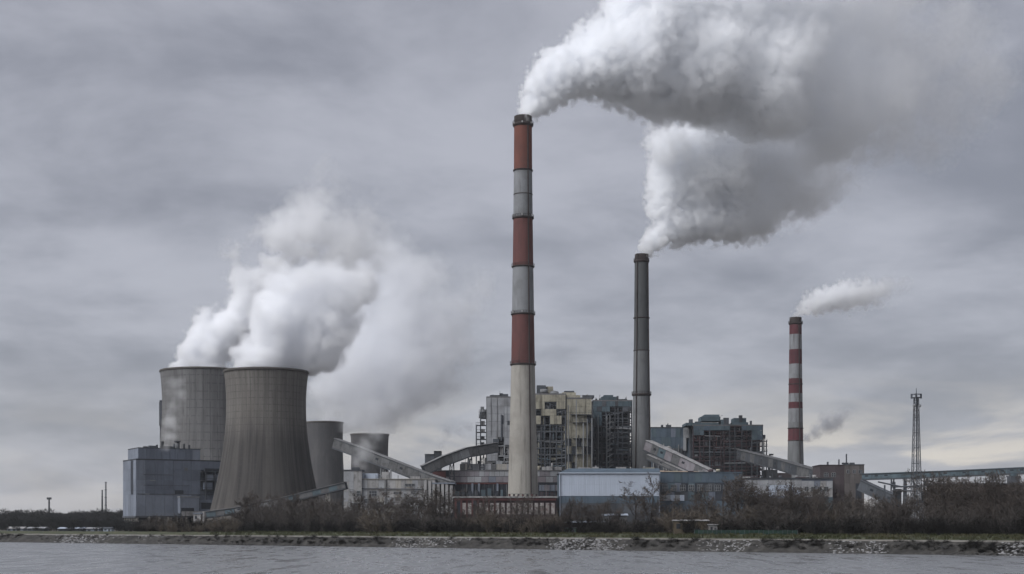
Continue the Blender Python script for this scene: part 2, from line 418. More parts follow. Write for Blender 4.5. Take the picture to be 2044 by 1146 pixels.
def build_chimneys():
    c = chimney('tall_chimney', 'tallest chimney, red brown and white bands on a tapering pale concrete shaft', 1044, 700,
            [(233, 17.6), (252, 17.8), (341, 18.3), (435, 19.3), (533, 20.6), (628, 22.0), (728, 23.6), (800, 25.2), (900, 27.8), (985, 30.2), (1070, 33)],
            [(233, 250, M_SOOT, 'chimney_cap'), (250, 341, M_SOOTRED, 'red_band'), (341, 389, M_WHC, 'white_band'), (389, 436, M_WHC, 'white_band'),
             (436, 533, M_RED1, 'red_band'), (533, 628, M_WHC, 'white_band'), (628, 728, M_RED1, 'red_band'), (728, 1100, M_CH1, 'concrete_shaft')],
            [(250, 0.75, 1.0), (341, 0.45, 0.5), (389, 0.12, 0.35), (436, 0.62, 0.6), (533, 0.6, 0.5), (628, 0.6, 0.5), (728, 0.65, 0.6)], 72, ladder=(-60,))
    # warning lamps and a fixing collar
    for ang in (-150, -95, -40):
        for py in (252, 436, 628):
            r = 19.3 * 700 / F * (1.12 if py > 400 else 1.0) + 0.35
            a = math.radians(ang)
            c.box('warning_lamp', r * math.cos(a) - 0.3, r * math.cos(a) + 0.3, r * math.sin(a) - 0.3, r * math.sin(a) + 0.3, c.lz(py) + 0.5, c.lz(py) + 1.4, M_CONCW)
    chimney('grey_chimney', 'plain dark grey concrete chimney standing right of the dark boiler house', 1280.5, 800,
            [(508, 13.3), (522, 13.6), (635, 14.6), (700, 15.4), (788, 17.0), (860, 18.0), (937, 19.2), (1070, 21)],
            [(508, 521, M_SOOT, 'chimney_cap'), (521, 635, M_CH2, 'upper_shaft'), (635, 700, M_CH2, 'middle_shaft'), (700, 788, M_CH2L, 'middle_shaft'), (788, 1100, M_CH2L, 'lower_shaft')],
            [(522, 0.6, 0.9), (635, 0.5, 0.5), (700, 0.25, 0.4), (788, 0.75, 0.9)], 64, ladder=(-130, -35))
    chimney('banded_chimney', 'short chimney with many narrow crimson and white bands at right', 1588, 1000,
            [(634, 11.8), (647, 12.0), (755, 13.2), (880, 15.0), (950, 16.6), (1070, 19)],
            [(634, 646, M_SOOT, 'chimney_cap'), (646, 668, M_RED3, 'red_band'), (668, 698, M_WHC, 'white_band'), (698, 727, M_RED3, 'red_band'),
             (727, 756, M_WHC, 'white_band'), (756, 786, M_RED3, 'red_band'), (786, 803, M_WHC, 'white_band'), (803, 816, M_RED3, 'red_band'),
             (816, 843, M_WHC, 'white_band'), (843, 856, M_CH2L, 'grey_band'), (856, 880, M_RED3, 'red_band'), (880, 1100, M_CH2L, 'concrete_shaft')],
            [(646, 0.75, 0.9), (767, 0.4, 0.5), (855, 0.4, 0.5), (880, 0.2, 0.4)], 56, ladder=(-70,))
build_chimneys()

# ------------------------------------------------------------------ cooling towers
def tower_mat(name, c, dark, warm, low, lines, wet=0.0, wetz=(0, 1), merid=40, lift=5.2):
    """board-marked concrete: lift joints, meridian ribs, runs of damp and soot"""
    m = bpy.data.materials.new(name); m.use_nodes = True
    N, L = m.node_tree.nodes, m.node_tree.links; b = N['Principled BSDF']
    tc = N.new('ShaderNodeTexCoord'); sp = N.new('ShaderNodeSeparateXYZ'); L.new(tc.outputs['Object'], sp.inputs[0])
    def M(op, a, c2=None, c3=None, clamp=False):
        x = N.new('ShaderNodeMath'); x.operation = op; x.use_clamp = clamp
        for i, v in enumerate((a, c2, c3)):
            if v is None: continue
            if isinstance(v, (int, float)): x.inputs[i].default_value = v
            else: L.new(v, x.inputs[i])
        return x.outputs[0]
    def rng(v, lo, hi, to=1.0):
        x = N.new('ShaderNodeMapRange'); x.interpolation_type = 'SMOOTHSTEP'; L.new(v, x.inputs[0])
        x.inputs[1].default_value = lo; x.inputs[2].default_value = hi; x.inputs[4].default_value = to
        return x.outputs[0]
    ang = M('ARCTAN2', sp.outputs[1], sp.outputs[0]); z = sp.outputs[2]
    def noise(sa, sz, det, rg=0.6):
        cb = N.new('ShaderNodeCombineXYZ'); L.new(M('MULTIPLY', ang, sa), cb.inputs[0]); L.new(M('MULTIPLY', z, sz), cb.inputs[1])
        x = N.new('ShaderNodeTexNoise'); L.new(cb.outputs[0], x.inputs['Vector']); x.inputs['Scale'].default_value = 1
        x.inputs['Detail'].default_value = det; x.inputs['Roughness'].default_value = rg
        return x.outputs[0]
    def mix(f, a, c2):
        x = N.new('ShaderNodeMix'); x.data_type = 'RGBA'
        if isinstance(f, (int, float)): x.inputs[0].default_value = f
        else: L.new(f, x.inputs[0])
        for i, v in ((6, a), (7, c2)):
            if isinstance(v, tuple): x.inputs[i].default_value = (*v, 1)
            else: L.new(v, x.inputs[i])
        return x.outputs[2]
    runs = rng(noise(9.0, 0.012, 5, 0.65), 0.40, 0.70)
    fine = rng(noise(75.0, 0.015, 4, 0.7), 0.42, 0.70)
    blot = rng(noise(2.2, 0.055, 5), 0.40, 0.66)
    col = mix(M('MULTIPLY', blot, 0.55), c, warm)
    col = mix(M('MULTIPLY', runs, 0.6), col, dark)
    col = mix(M('MULTIPLY', fine, 0.62), col, dark)
    if wet > 0:   # soot and damp climb the lower shell in an uneven band
        edge = M('ADD', z, M('MULTIPLY', M('SUBTRACT', noise(5.0, 0.03, 5), 0.5), 22.0))
        band = M('MULTIPLY', rng(edge, wetz[1] + 8.0, wetz[1] - 14.0), rng(edge, wetz[0] - 16.0, wetz[0] + 10.0))
        col = mix(M('MULTIPLY', M('MULTIPLY', band, M('ADD', M('MULTIPLY', runs, 0.35), 0.65)), wet), col, low)
    # lift joints and meridian lines
    fz = M('ABSOLUTE', M('SUBTRACT', M('FRACT', M('MULTIPLY', z, 1 / lift)), 0.5))
    fa = M('ABSOLUTE', M('SUBTRACT', M('FRACT', M('MULTIPLY', ang, merid / 6.2832)), 0.5))
    brk = rng(noise(20.0, 0.12, 3), 0.36, 0.60)
    ln = M('MAXIMUM', rng(fz, 0.40, 0.475), rng(fa, 0.395, 0.475))
    col = mix(M('MULTIPLY', M('MULTIPLY', ln, brk), lines), col, dark)
    L.new(col, b.inputs['Base Color']); b.inputs['Roughness'].default_value = 0.9; b.inputs['Specular IOR Level'].default_value = 0.2
    return m

def cooling_tower(name, label, px, D, prof, m, rim_m, seg=240, rib=0.035, legs=16):
    t = Thing(name, label, 'cooling tower', px, D, group='cooling towers')
    k = D / F; base = HY + (CAMH - GZ) * F / D
    leg_h = 6.0
    # hyperboloid through the measured half widths, by smooth interpolation
    ys = np.array([p[0] for p in prof]); rs = np.array([p[1] for p in prof])
    co = np.polyfit(ys, rs, 3)
    zt = t.lz(prof[0][0]); pr = []
    for i in range(41):
        z = leg_h + (zt - leg_h) * i / 40
        py = HY - (z + t.z0 - CAMH) * F / D
        pr.append((float(np.polyval(co, py)) * k, z))
    lathe('shell', pr, m, t.o, seg, rib=rib)
    r = pr[-1][0]
    lathe('rim', [(r + 0.12, zt - 1.2), (r + 0.40, zt - 0.9), (r + 0.40, zt + 0.15), (r - 0.5, zt + 0.15), (r - 0.5, zt - 1.5)], rim_m, t.o, 96)
    rb = pr[0][0]
    lathe('lintel_ring', [(rb - 0.6, leg_h - 0.6), (rb + 0.45, leg_h - 0.6), (rb + 0.45, leg_h + 0.9), (rb + 0.1, leg_h + 0.9)], rim_m, t.o, 96)
    n = legs
    for i in range(n):
        a0 = 2 * math.pi * i / n; a1 = 2 * math.pi * (i + 0.5) / n; a2 = 2 * math.pi * (i + 1) / n
        for p, q in ((a0, a1), (a2, a1)):
            t.bar('diagonal_column', ((rb + 1.2) * math.cos(p), (rb + 1.2) * math.sin(p), 0), (rb * math.cos(q), rb * math.sin(q), leg_h - 0.5), 0.7, rim_m)
    lathe('basin_wall', [(rb + 3.0, 0.0), (rb + 3.0, 1.6), (rb + 2.5, 1.6), (rb + 2.5, 0.0)], M_CONC, t.o, 72)
    return t

def build_towers():
    rim_b = mat('tower_rim_dark', (0.085, 0.078, 0.072), (0.05, 0.046, 0.044))
    m1 = tower_mat('brown_tower_concrete', (0.168, 0.158, 0.146), (0.066, 0.061, 0.057), (0.122, 0.110, 0.098), (0.036, 0.034, 0.034), 0.7, 0.95, (8, 56), 56, 3.4)
    m2 = tower_mat('pale_tower_concrete', (0.172, 0.171, 0.171), (0.072, 0.071, 0.071), (0.142, 0.139, 0.136), (0.1, 0.1, 0.1), 0.75)
    m3 = tower_mat('dark_tower_concrete', (0.068, 0.068, 0.072), (0.06, 0.058, 0.06), (0.13, 0.125, 0.122), (0.05, 0.05, 0.05), 0.3)
    cooling_tower('cooling_tower', 'large brown grey stained cooling tower standing in front of the others', 531.5, 740,
                  [(742, 83), (780, 80), (830, 78.8), (880, 82.2), (920, 88.5), (960, 96.5), (1000, 105.5), (1040, 115)], m1, rim_b)
    cooling_tower('cooling_tower', 'pale grey cooling tower partly hidden behind the large brown one', 411, 930,
                  [(742, 89), (790, 86), (840, 85.4), (890, 89), (930, 95), (980, 104), (1030, 114)], m2, rim_b)
    cooling_tower('cooling_tower', 'smaller dark cooling tower directly right of the large brown one', 648, 1150,
                  [(843, 37), (870, 36), (900, 36), (940, 38), (980, 41), (1030, 46)], m3, rim_b, 160, 0.03)
    cooling_tower('cooling_tower', 'small far cooling tower behind the sloping conveyor, wrapped in steam', 738, 1250,
                  [(867, 38), (890, 37), (915, 36.6), (950, 38), (990, 42), (1035, 47)], m3, rim_b, 160, 0.03)
    t = Thing('steel_stack', 'slim dark steel stack peeping out left of the pale cooling tower', 'stack', 321.5, 1010)
    t.pipe('stack_pipe', (0, 0, 0), (0, 0, t.lz(802)), 1.8, M_STEEL)
    t.box('stack_casing', -1.1, 1.1, -1.2, 1.2, t.lz(850), t.lz(803), M_STEEL)
    t.pipe('stack_collar', (0, 0, t.lz(803)), (0, 0, t.lz(799)), 2.4, M_STEEL)
    for i in range(6): t.bar('ladder_section', (1.3, -0.2, t.lz(850) + i * 2.6), (1.3, -0.2, t.lz(850) + i * 2.6 + 2.5), 0.25, M_STEELL)
build_towers()
# ------------------------------------------------------------------ buildings of the plant
def rail(t, x0, x1, y, z, m, parent=None, h=1.1, n=6):
    t.bar('handrail', (x0, y, z + h), (x1, y, z + h), 0.14, m, parent)
    for i in range(n + 1):
        x = x0 + (x1 - x0) * i / n
        t.bar('railing_post', (x, y, z), (x, y, z + h), 0.12, m, parent)

def roof_clutter(t, px0, px1, py, y0, y1, n, rnd, mats, hmax=4.0):
    z = t.lz(py)
    for i in range(n):
        x = t.lx(rnd.uniform(px0, px1)); y = rnd.uniform(y0, y1); h = rnd.uniform(0.4, 1.0) * hmax
        k = rnd.random()
        if k < 0.4: t.pipe('roof_vent', (x, y, z), (x, y, z + h), rnd.uniform(0.8, 2.0), rnd.choice(mats))
        elif k < 0.75:
            w = rnd.uniform(1.2, 3.2)
            t.box('roof_unit', x - w, x + w, y - 1.2, y + 1.2, z + 0.003, z + h * 0.6, rnd.choice(mats))
        else: t.bar('roof_mast', (x, y, z), (x, y, z + h * 1.3), 0.22, rnd.choice(mats))

def boiler_house(t, px0, px1, pyt, pyb, depth, nx, nz, rnd, steel, casing, clad=None, clad_mats=(), pipes=10, gear=14, braces=8, gear_mats=None, gal=4.0, floor_m=None):
    """open steel frame round a dark boiler casing: columns, floor beams, gallery floors, rails, pipes, gear; cladding where clad(i, j)"""
    pick = steel if isinstance(steel, list) else [steel]
    steel = pick[0]
    x0, x1 = t.lx(px0), t.lx(px1); zt, zb = t.lz(pyt), max(0.0, t.lz(pyb))
    X = [x0 + (x1 - x0) * (i + (rnd.uniform(-0.22, 0.22) if 0 < i < nx else 0)) / nx for i in range(nx + 1)]
    Z = [zb + (zt - zb) * (j + (rnd.uniform(-0.22, 0.22) if 0 < j < nz else 0)) / nz for j in range(nz + 1)]
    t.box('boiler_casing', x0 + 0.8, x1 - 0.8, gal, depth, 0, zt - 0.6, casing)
    t.box('roof_slab', x0 - 0.4, x1 + 0.4, -0.3, depth + 0.4, zt, zt + 0.7, M_ROOF)
    for i, x in enumerate(X):
        t.box('column', x - 0.35, x + 0.35, 0, 0.7, 0, zt, rnd.choice(pick))
    for x in (X[0], X[-1]):
        for y in (depth * 0.5, depth): t.box('column', x - 0.4, x + 0.4, y - 0.4, y + 0.4, 0, zt, steel)
    for j, z in enumerate(Z):
        t.box('floor_beam', x0 + 0.36, x1 - 0.36, 0.05, 0.60, z - 0.85, z - 0.15, rnd.choice(pick))
        if j < nz and j > 0:
            t.box('gallery_floor', x0 - 0.2, x1 + 0.2, 0.75, gal - 0.05, z - 0.3, z, floor_m or steel)
        if j < nz: t.bar('handrail', (x0, -0.1, z + 1.1), (x1, -0.1, z + 1.1), 0.16, steel)
    cl = set()
    if clad:
        for i in range(nx):
            for j in range(nz):
                c = clad(i, j)
                if c:
                    cl.add((i, j))
                    t.box('cladding_panel', X[i] + 0.05, X[i + 1] - 0.05, -0.42 - rnd.uniform(0, 0.05), -0.22, Z[j] + 0.05, Z[j + 1] - 0.05, rnd.choice(clad_mats))
    opn = [(i, j) for i in range(nx) for j in range(nz) if (i, j) not in cl]
    if not opn: return
    for _ in range(braces):
        i, j = rnd.choice(opn); a, b = (X[i], X[i + 1]) if rnd.random() < 0.5 else (X[i + 1], X[i])
        t.bar('brace', (a, 0.9, Z[j]), (b, 0.9, Z[j + 1] - 0.5), 0.35, steel)
    gm = gear_mats or [M_STEEL, M_STEELL, M_DARK]
    for _ in range(gear):
        i, j = rnd.choice(opn); w = (X[i + 1] - X[i]); h = (Z[j + 1] - Z[j])
        a = X[i] + rnd.uniform(0.05, 0.4) * w; b = min(a + rnd.uniform(0.3, 0.8) * w, X[i + 1] - 0.1)
        if rnd.random() < 0.35:
            t.pipe('duct', (a, gal * 0.55, Z[j] + h * 0.4), (b + 1.0, gal * 0.55, Z[j] + h * rnd.uniform(0.2, 0.8)), rnd.uniform(0.8, 2.0), rnd.choice(gm))
        else:
            t.box('equipment', a, b, 1.2, gal - 0.3, Z[j] + 0.003, Z[j] + h * rnd.uniform(0.3, 0.85), rnd.choice(gm))
    for _ in range(pipes):
        i, j = rnd.choice(opn); x = rnd.uniform(X[i] + 0.5, X[i + 1] - 0.5); j2 = min(nz, j + rnd.randint(1, 3))
        if rnd.random() < 0.65: t.pipe('riser_pipe', (x, 0.95, Z[j]), (x, 0.95, Z[j2] - 1.0), rnd.uniform(0.35, 0.9), rnd.choice(gm))
        else: t.pipe('cross_pipe', (X[i], 0.3, Z[j] + rnd.uniform(1, 3)), (min(x1, X[i] + rnd.uniform(6, 16)), 0.3, Z[j] + rnd.uniform(1, 3)), rnd.uniform(0.3, 0.7), rnd.choice(gm))

def build_left_block():
    rnd = random.Random(11)
    t = Thing('clad_process_building', 'bulky blue grey sheet clad building at far left, before the pale cooling tower', 'building', 272, 785, yaw=30)
    zb = 8.5; zt = t.lz(918); zt2 = t.lz(898)
    xr = t.lx(452); dl = 27.0
    t.box('wall_core', 0, xr, 0, dl, zb, zt, M_CLADG)
    t.box('roof_edge', -0.25, xr + 0.2, -0.25, dl + 0.2, zt + 0.003, zt + 0.7, M_STEEL)
    t.box('base_wall', 1.5, xr - 2, 2.0, dl - 2, 0, zb, M_DARK)
    for i in range(9):
        x = 0.8 + (xr - 1.6) * i / 8
        t.box('base_column', x - 0.6, x + 0.6, 0.4, 1.6, 0, zb, M_CONC)
        if i < 5: t.box('base_column', 0.3, 1.3, 5 + i * 5, 6.2 + i * 5, 0, zb, M_CONC)
    t.box('floor_slab', -0.5, xr + 0.4, -0.5, dl + 0.4, zb - 0.9, zb - 0.003, M_STEEL)
    # sheeting in tall bays; the left gable's sunlight is put into its paler colour
    Z = [zb, zb + 12.0, zb + 14.2, zb + 20, zb + 26, zt]
    nb = 10
    for j in range(5):
        for i in range(nb):
            a, b = xr * i / nb, xr * (i + 1) / nb
            if i >= 7 and j in (2, 3): continue
            m = M_CLADG2 if (j == 0 and i < 6) or i == 0 else M_CLADG
            t.box('cladding_panel', a + 0.05, b - 0.05, -0.2 - rnd.uniform(0, 0.05), -0.004, Z[j] + 0.06, min(Z[j + 1], zt) - 0.06, m)
        for i in range(5):
            a, b = dl * i / 5, dl * (i + 1) / 5
            if i == 1: continue
            t.box('cladding_panel', -0.2 - rnd.uniform(0, 0.05), -0.004, a + 0.05, b - 0.05, Z[j] + 0.06, min(Z[j + 1], zt) - 0.06, M_CLADG2)
    t.box('gable_shade_panel', -0.12, -0.004, dl * 0.2 + 0.1, dl * 0.4 - 0.1, zb + 12, zt - 0.4, M_DARK)  # dark sheet laid on the gable in place of a shaded recess
    t.box('gable_door', -0.16, -0.004, dl * 0.2 + 0.3, dl * 0.4 - 0.3, zb + 0.2, zb + 11.5, M_CLADG2)
    # set back upper storey
    ux0, ux1 = 2.5, t.lx(405)
    t.box('upper_storey', ux0, ux1, 5.0, dl - 1.0, zt + 0.7, zt2 + 1.2, M_CLADG)
    t.box('upper_roof_edge', ux0 - 0.2, ux1 + 0.2, 4.8, dl - 0.8, zt2 + 1.203, zt2 + 1.7, M_STEEL)
    for i in range(8):
        a, b = ux0 + (ux1 - ux0) * i / 8, ux0 + (ux1 - ux0) * (i + 1) / 8
        t.box('cladding_panel', a + 0.05, b - 0.05, 4.8, 4.996, zt + 0.75, zt2 + 1.1, M_CLADG if i < 7 else M_CLADG2)
    for i in range(4):
        a, b = 5 + (dl - 6) * i / 4, 5 + (dl - 6) * (i + 1) / 4
        t.box('cladding_panel', ux0 - 0.2, ux0 - 0.004, a + 0.05, b - 0.05, zt + 0.75, zt2 + 1.1, M_CLADG2)  # upper gable side, its sunlight again put into the paler colour
    for (x, w, h) in ((8, 1.2, 0.9), (12, 2.2, 1.4), (17.5, 0.5, 4.0), (21, 4.5, 1.3), (25.5, 1.5, 2.8), (30, 0.2, 3.0), (33, 0.2, 2.4), (14.5, 0.2, 2.0)):
        t.box('roof_unit', x - w, x + w, 9, 11.5, zt2 + 1.71, zt2 + 1.7 + h, rnd.choice([M_STEEL, M_DARK]))
    t.pipe('roof_vent', (25.5, 8.0, zt2 + 1.7), (25.5, 8.0, zt2 + 5.4), 2.6, M_STEELL)
    t.pipe('vent_cowl', (25.5, 8.0, zt2 + 5.4), (25.5, 8.0, zt2 + 6.0), 3.8, M_DARK)
    # right bay: a dark sheet stands for its shade, behind ducts and decks
    bx = xr * 0.7
    t.box('bay_shade_panel', bx + 0.2, xr - 0.3, -0.15, -0.006, Z[2] + 0.2, Z[4] - 0.2, M_DARK)
    for j, z in enumerate((Z[2] + 0.4, Z[2] + 5.5, Z[2] + 10.8)):
        t.box('deck', bx, xr, -3.0, -0.16, z, z + 0.45, M_STEEL)
        rail(t, bx, xr, -2.9, z + 0.45, M_STEEL, None, 1.1, 5)
    for x, z, w in ((bx + 5, Z[2] + 6, 2.0), (bx + 10.5, Z[2] + 6, 2.6), (bx + 4, Z[2] + 0.9, 2.4)):
        t.box('equipment', x - w, x + w, -2.6, -0.5, z, z + 4.0, rnd.choice([M_CLADG2, M_CLADG]))
    t.box('duct', bx + 2, xr + 3, -2.6, -0.3, zt - 7.5, zt - 4.0, M_DARK)
    for x in (bx + 2.5, bx + 8, xr - 1): t.box('deck_column', x - 0.25, x + 0.25, -3.0, -2.5, 0, Z[2] + 11, M_STEEL)
    for x0, x1, z0, z1 in ((4, 20, zt - 8.2, zt - 7.9), (0.5, 44, zb + 11.9, zb + 12.3), (4, 30, zt - 14, zt - 13.8)):
        t.box('flashing', x0, x1, -0.36, -0.27, z0, z1, M_STEEL)
    for x, z, w, h in ((9, zt - 11.5, 1.6, 0.5), (6, zt - 19, 1.3, 0.5), (28, zt - 5.5, 1.0, 1.6), (24, zb + 12.4, 2.4, 2.0)):
        t.box('louvre', x - w, x + w, -0.40, -0.262, z, z + h, M_STEELL if w < 2 else M_DARK)
    # low annexes in front
    t.box('annexe', xr * 0.45, xr * 0.66, -5, -0.3, zb + 1.5, zb + 10.5, M_CLADG2)
    t.box('annexe_roof', xr * 0.445, xr * 0.665, -5.2, -0.31, zb + 10.503, zb + 10.9, M_CONCW)
    t.box('annexe_shade_panel', xr * 0.46, xr * 0.6, -5.15, -5.004, zb + 2.0, zb + 4.5, M_DARK)  # dark sheet on the front, drawn as the shade of an opening
    t.box('annexe', xr * 0.67, xr * 0.84, -4, -0.3, zb + 1.0, zb + 9.0, M_CLADG)
    t.box('annexe_window', xr * 0.69, xr * 0.82, -4.12, -4.004, zb + 4.0, zb + 7.5, M_GLASS)
    t.box('walkway', xr * 0.1, xr * 0.9, -7.5, -5.3, zb - 0.5, zb, M_STEEL)
    rail(t, xr * 0.1, xr * 0.9, -7.4, zb, M_STEELL, None, 1.2, 18)
    t.box('walkway_parapet', xr * 0.45, xr * 0.9, -7.9, -7.6, zb + 0.0, zb + 2.6, M_CONCW)
    for i in range(8): t.box('walkway_post', xr * (0.1 + 0.1 * i), xr * (0.1 + 0.1 * i) + 0.7, -7.2, -6.5, 0, zb - 0.5, M_CONC)
build_left_block()

# ---- conveyors
def conveyor(name, label, pts, h, w, side, roof, rnd, legs=(), leg_m=None, panel=5.0, group='conveyor galleries', sup_down=True, louvre=0.15):
    """pts: (px, py of the roof edge, depth); an enclosed gallery of side panels between floor and roof on trestles"""
    q = [P(*p) for p in pts]
    t = Thing(name, label, 'conveyor', pts[0][0], pts[0][2], group=group)
    off = t.o.location.copy(); q = [v - off for v in q]
    for a, b in zip(q, q[1:]):
        d = b - a; ln = d.length; n = max(1, int(ln / panel)); u = d.normalized()
        sidev = Vector((0, 0, 1)).cross(u).normalized()
        if sidev.y > 0: sidev = -sidev                       # towards the river
        up = u.cross(sidev); up = up if up.z > 0 else -up
        R = Matrix((u, sidev, up)).transposed().to_quaternion()
        def put(nm, c, dims, m, parent=None):
            return t._put(nm, unit('box', m), c, dims, R, parent)
        put('floor_deck', a + d / 2 - up * (h - 0.2), (ln, w, 0.4), M_STEEL)
        put('roof_deck', a + d / 2 + up * 0.12, (ln + 0.3, w + 0.8, 0.25), roof)
        put('inner_casing', a + d / 2 - up * (h * 0.5), (ln, w - 0.4, h - 0.45), M_DARK)
        for sgn in (1, -1):
            put('bottom_chord', a + d / 2 - up * (h - 0.15) + sidev * sgn * (w / 2 + 0.02), (ln, 0.35, 0.5), M_STEEL)
            put('top_chord', a + d / 2 - up * 0.22 + sidev * sgn * (w / 2 + 0.02), (ln, 0.3, 0.35), M_STEEL)
            for i in range(n):
                c = a + d * ((i + 0.5) / n) - up * (h * 0.5) + sidev * sgn * (w / 2 - 0.06)
                pn = put('side_panel', c, (ln / n - 0.12, 0.12, h - 1.0), rnd.choice(side))
                if sgn == 1 and rnd.random() < louvre:
                    put('window', c + sidev * 0.09 + up * 0.4, (ln / n * 0.35, 0.06, h * 0.22), M_GLASS, pn)
    tot = q
    for (px, D, wd) in legs:
        # find the point of the gallery above this column
        for a, b in zip(tot, tot[1:]):
            xa, xb = a + off, b + off
            pa = CX + F * xa.x / xa.y; pb = CX + F * xb.x / xb.y
            if min(pa, pb) <= px <= max(pa, pb):
                f = (px - pa) / (pb - pa); c = a + (b - a) * f; top = c.z - h
                m = leg_m or M_STEEL
                for sx in (-1, 1):
                    t.bar('trestle_leg', (c.x + sx * wd * 0.9, c.y - 0.6, -off.z + GZ), (c.x + sx * wd * 0.35, c.y - 0.6, top), 0.55, m)
                nb = max(1, int((top + off.z - GZ) / 6))
                for i in range(nb):
                    z0 = -off.z + GZ + (top + off.z - GZ) * i / nb; z1 = -off.z + GZ + (top + off.z - GZ) * (i + 1) / nb
                    w0 = wd * (0.9 - 0.55 * i / nb); w1 = wd * (0.9 - 0.55 * (i + 1) / nb)
                    t.bar('trestle_brace', (c.x - w0, c.y - 0.6, z0), (c.x + w1, c.y - 0.6, z1), 0.3, m)
                    t.bar('trestle_brace', (c.x + w0, c.y - 0.55, z0), (c.x - w1, c.y - 0.55, z1), 0.3, m)
                    t.bar('trestle_beam', (c.x - w1, c.y - 0.6, z1), (c.x + w1, c.y - 0.6, z1), 0.35, m)
                break
    return t

def build_conveyors():
    r = random.Random(5)
    cs = [M_CONV]
    conveyor('sloping_conveyor', 'grey conveyor gallery sloping down right from the small dark cooling tower', [(672, 876, 735), (720, 893, 728), (800, 924, 715), (862, 948, 706), (905, 962, 700)],
             5.2, 4.2, cs, M_CONVR, r, legs=((765, 0, 3), (833, 0, 2.5)), leg_m=M_STEELL, panel=4.5)
    conveyor('sloping_conveyor', 'weathered tan conveyor gallery climbing right to the pale grey boiler house', [(842, 930, 712), (880, 912, 716), (930, 894, 722), (990, 884, 730)],
             5.0, 4.2, [M_CONV, M_CONV, M_STEELL], M_CONVR, r, legs=((902, 0, 2.5), (938, 0, 2.5), (962, 0, 2.5)), panel=4.5)
    conveyor('low_conveyor', 'long low conveyor rising across the foot of the large brown cooling tower', [(396, 1024, 668), (470, 1014, 664), (560, 995, 660), (690, 963, 655)],
             3.0, 3.6, [M_CONVB, M_STEELL, M_CONV, M_CONVR], M_CONVR, r, legs=((430, 0, 1.6), (480, 0, 1.8), (540, 0, 2), (600, 0, 2), (655, 0, 2)), leg_m=M_CONC, panel=4.0)
    conveyor('twin_conveyor', 'pale topped conveyor sloping down right from behind the plain grey chimney', [(1296, 880, 775), (1350, 905, 762), (1440, 948, 745)],
             5.6, 5.5, [M_CONV, M_PINK, M_CONVB], M_CONCW, r, legs=((1340, 0, 2.5), (1390, 0, 2.2)), panel=4.5)
    conveyor('twin_conveyor', 'thin lower conveyor running beneath the pale topped one by the grey chimney', [(1296, 908, 770), (1378, 945, 752)],
             2.6, 3.6, [M_CONVR, M_CONV], M_CONCW, r, legs=((1330, 0, 2.0),), panel=4.0)
    conveyor('sloping_conveyor', 'dark grey conveyor gallery descending right from the red steel boiler house', [(1478, 898, 830), (1560, 918, 790), (1640, 941, 745), (1682, 958, 712)],
             5.6, 4.6, [M_STEEL, M_STEEL, M_CONV], M_CONV, r, legs=((1538, 0, 3), (1612, 0, 2.5)), panel=4.5, louvre=0.4)
    conveyor('bridge_conveyor', 'long blue grey conveyor bridge running right from the brown block building', [(1722, 946.5, 690), (1880, 941, 672), (2070, 932.5, 650), (2120, 930, 645)],
             2.9, 3.6, [M_CONVB, M_CONVB, M_TEAL], M_TEAL, r, legs=((1782, 0, 1.6), (1807, 0, 1.2), (1848, 0, 2.2), (1878, 0, 2.6), (1985, 0, 2.4), (2020, 0, 2.4)), leg_m=M_STEEL, panel=4.2, louvre=0.5)
    conveyor('short_conveyor', 'short dark conveyor dropping right from the foot of the brown block', [(1722, 959, 688), (1790, 990, 676)],
             5.0, 4.0, [M_CONV, M_STEEL], M_STEEL, r, panel=4.5)
build_conveyors()

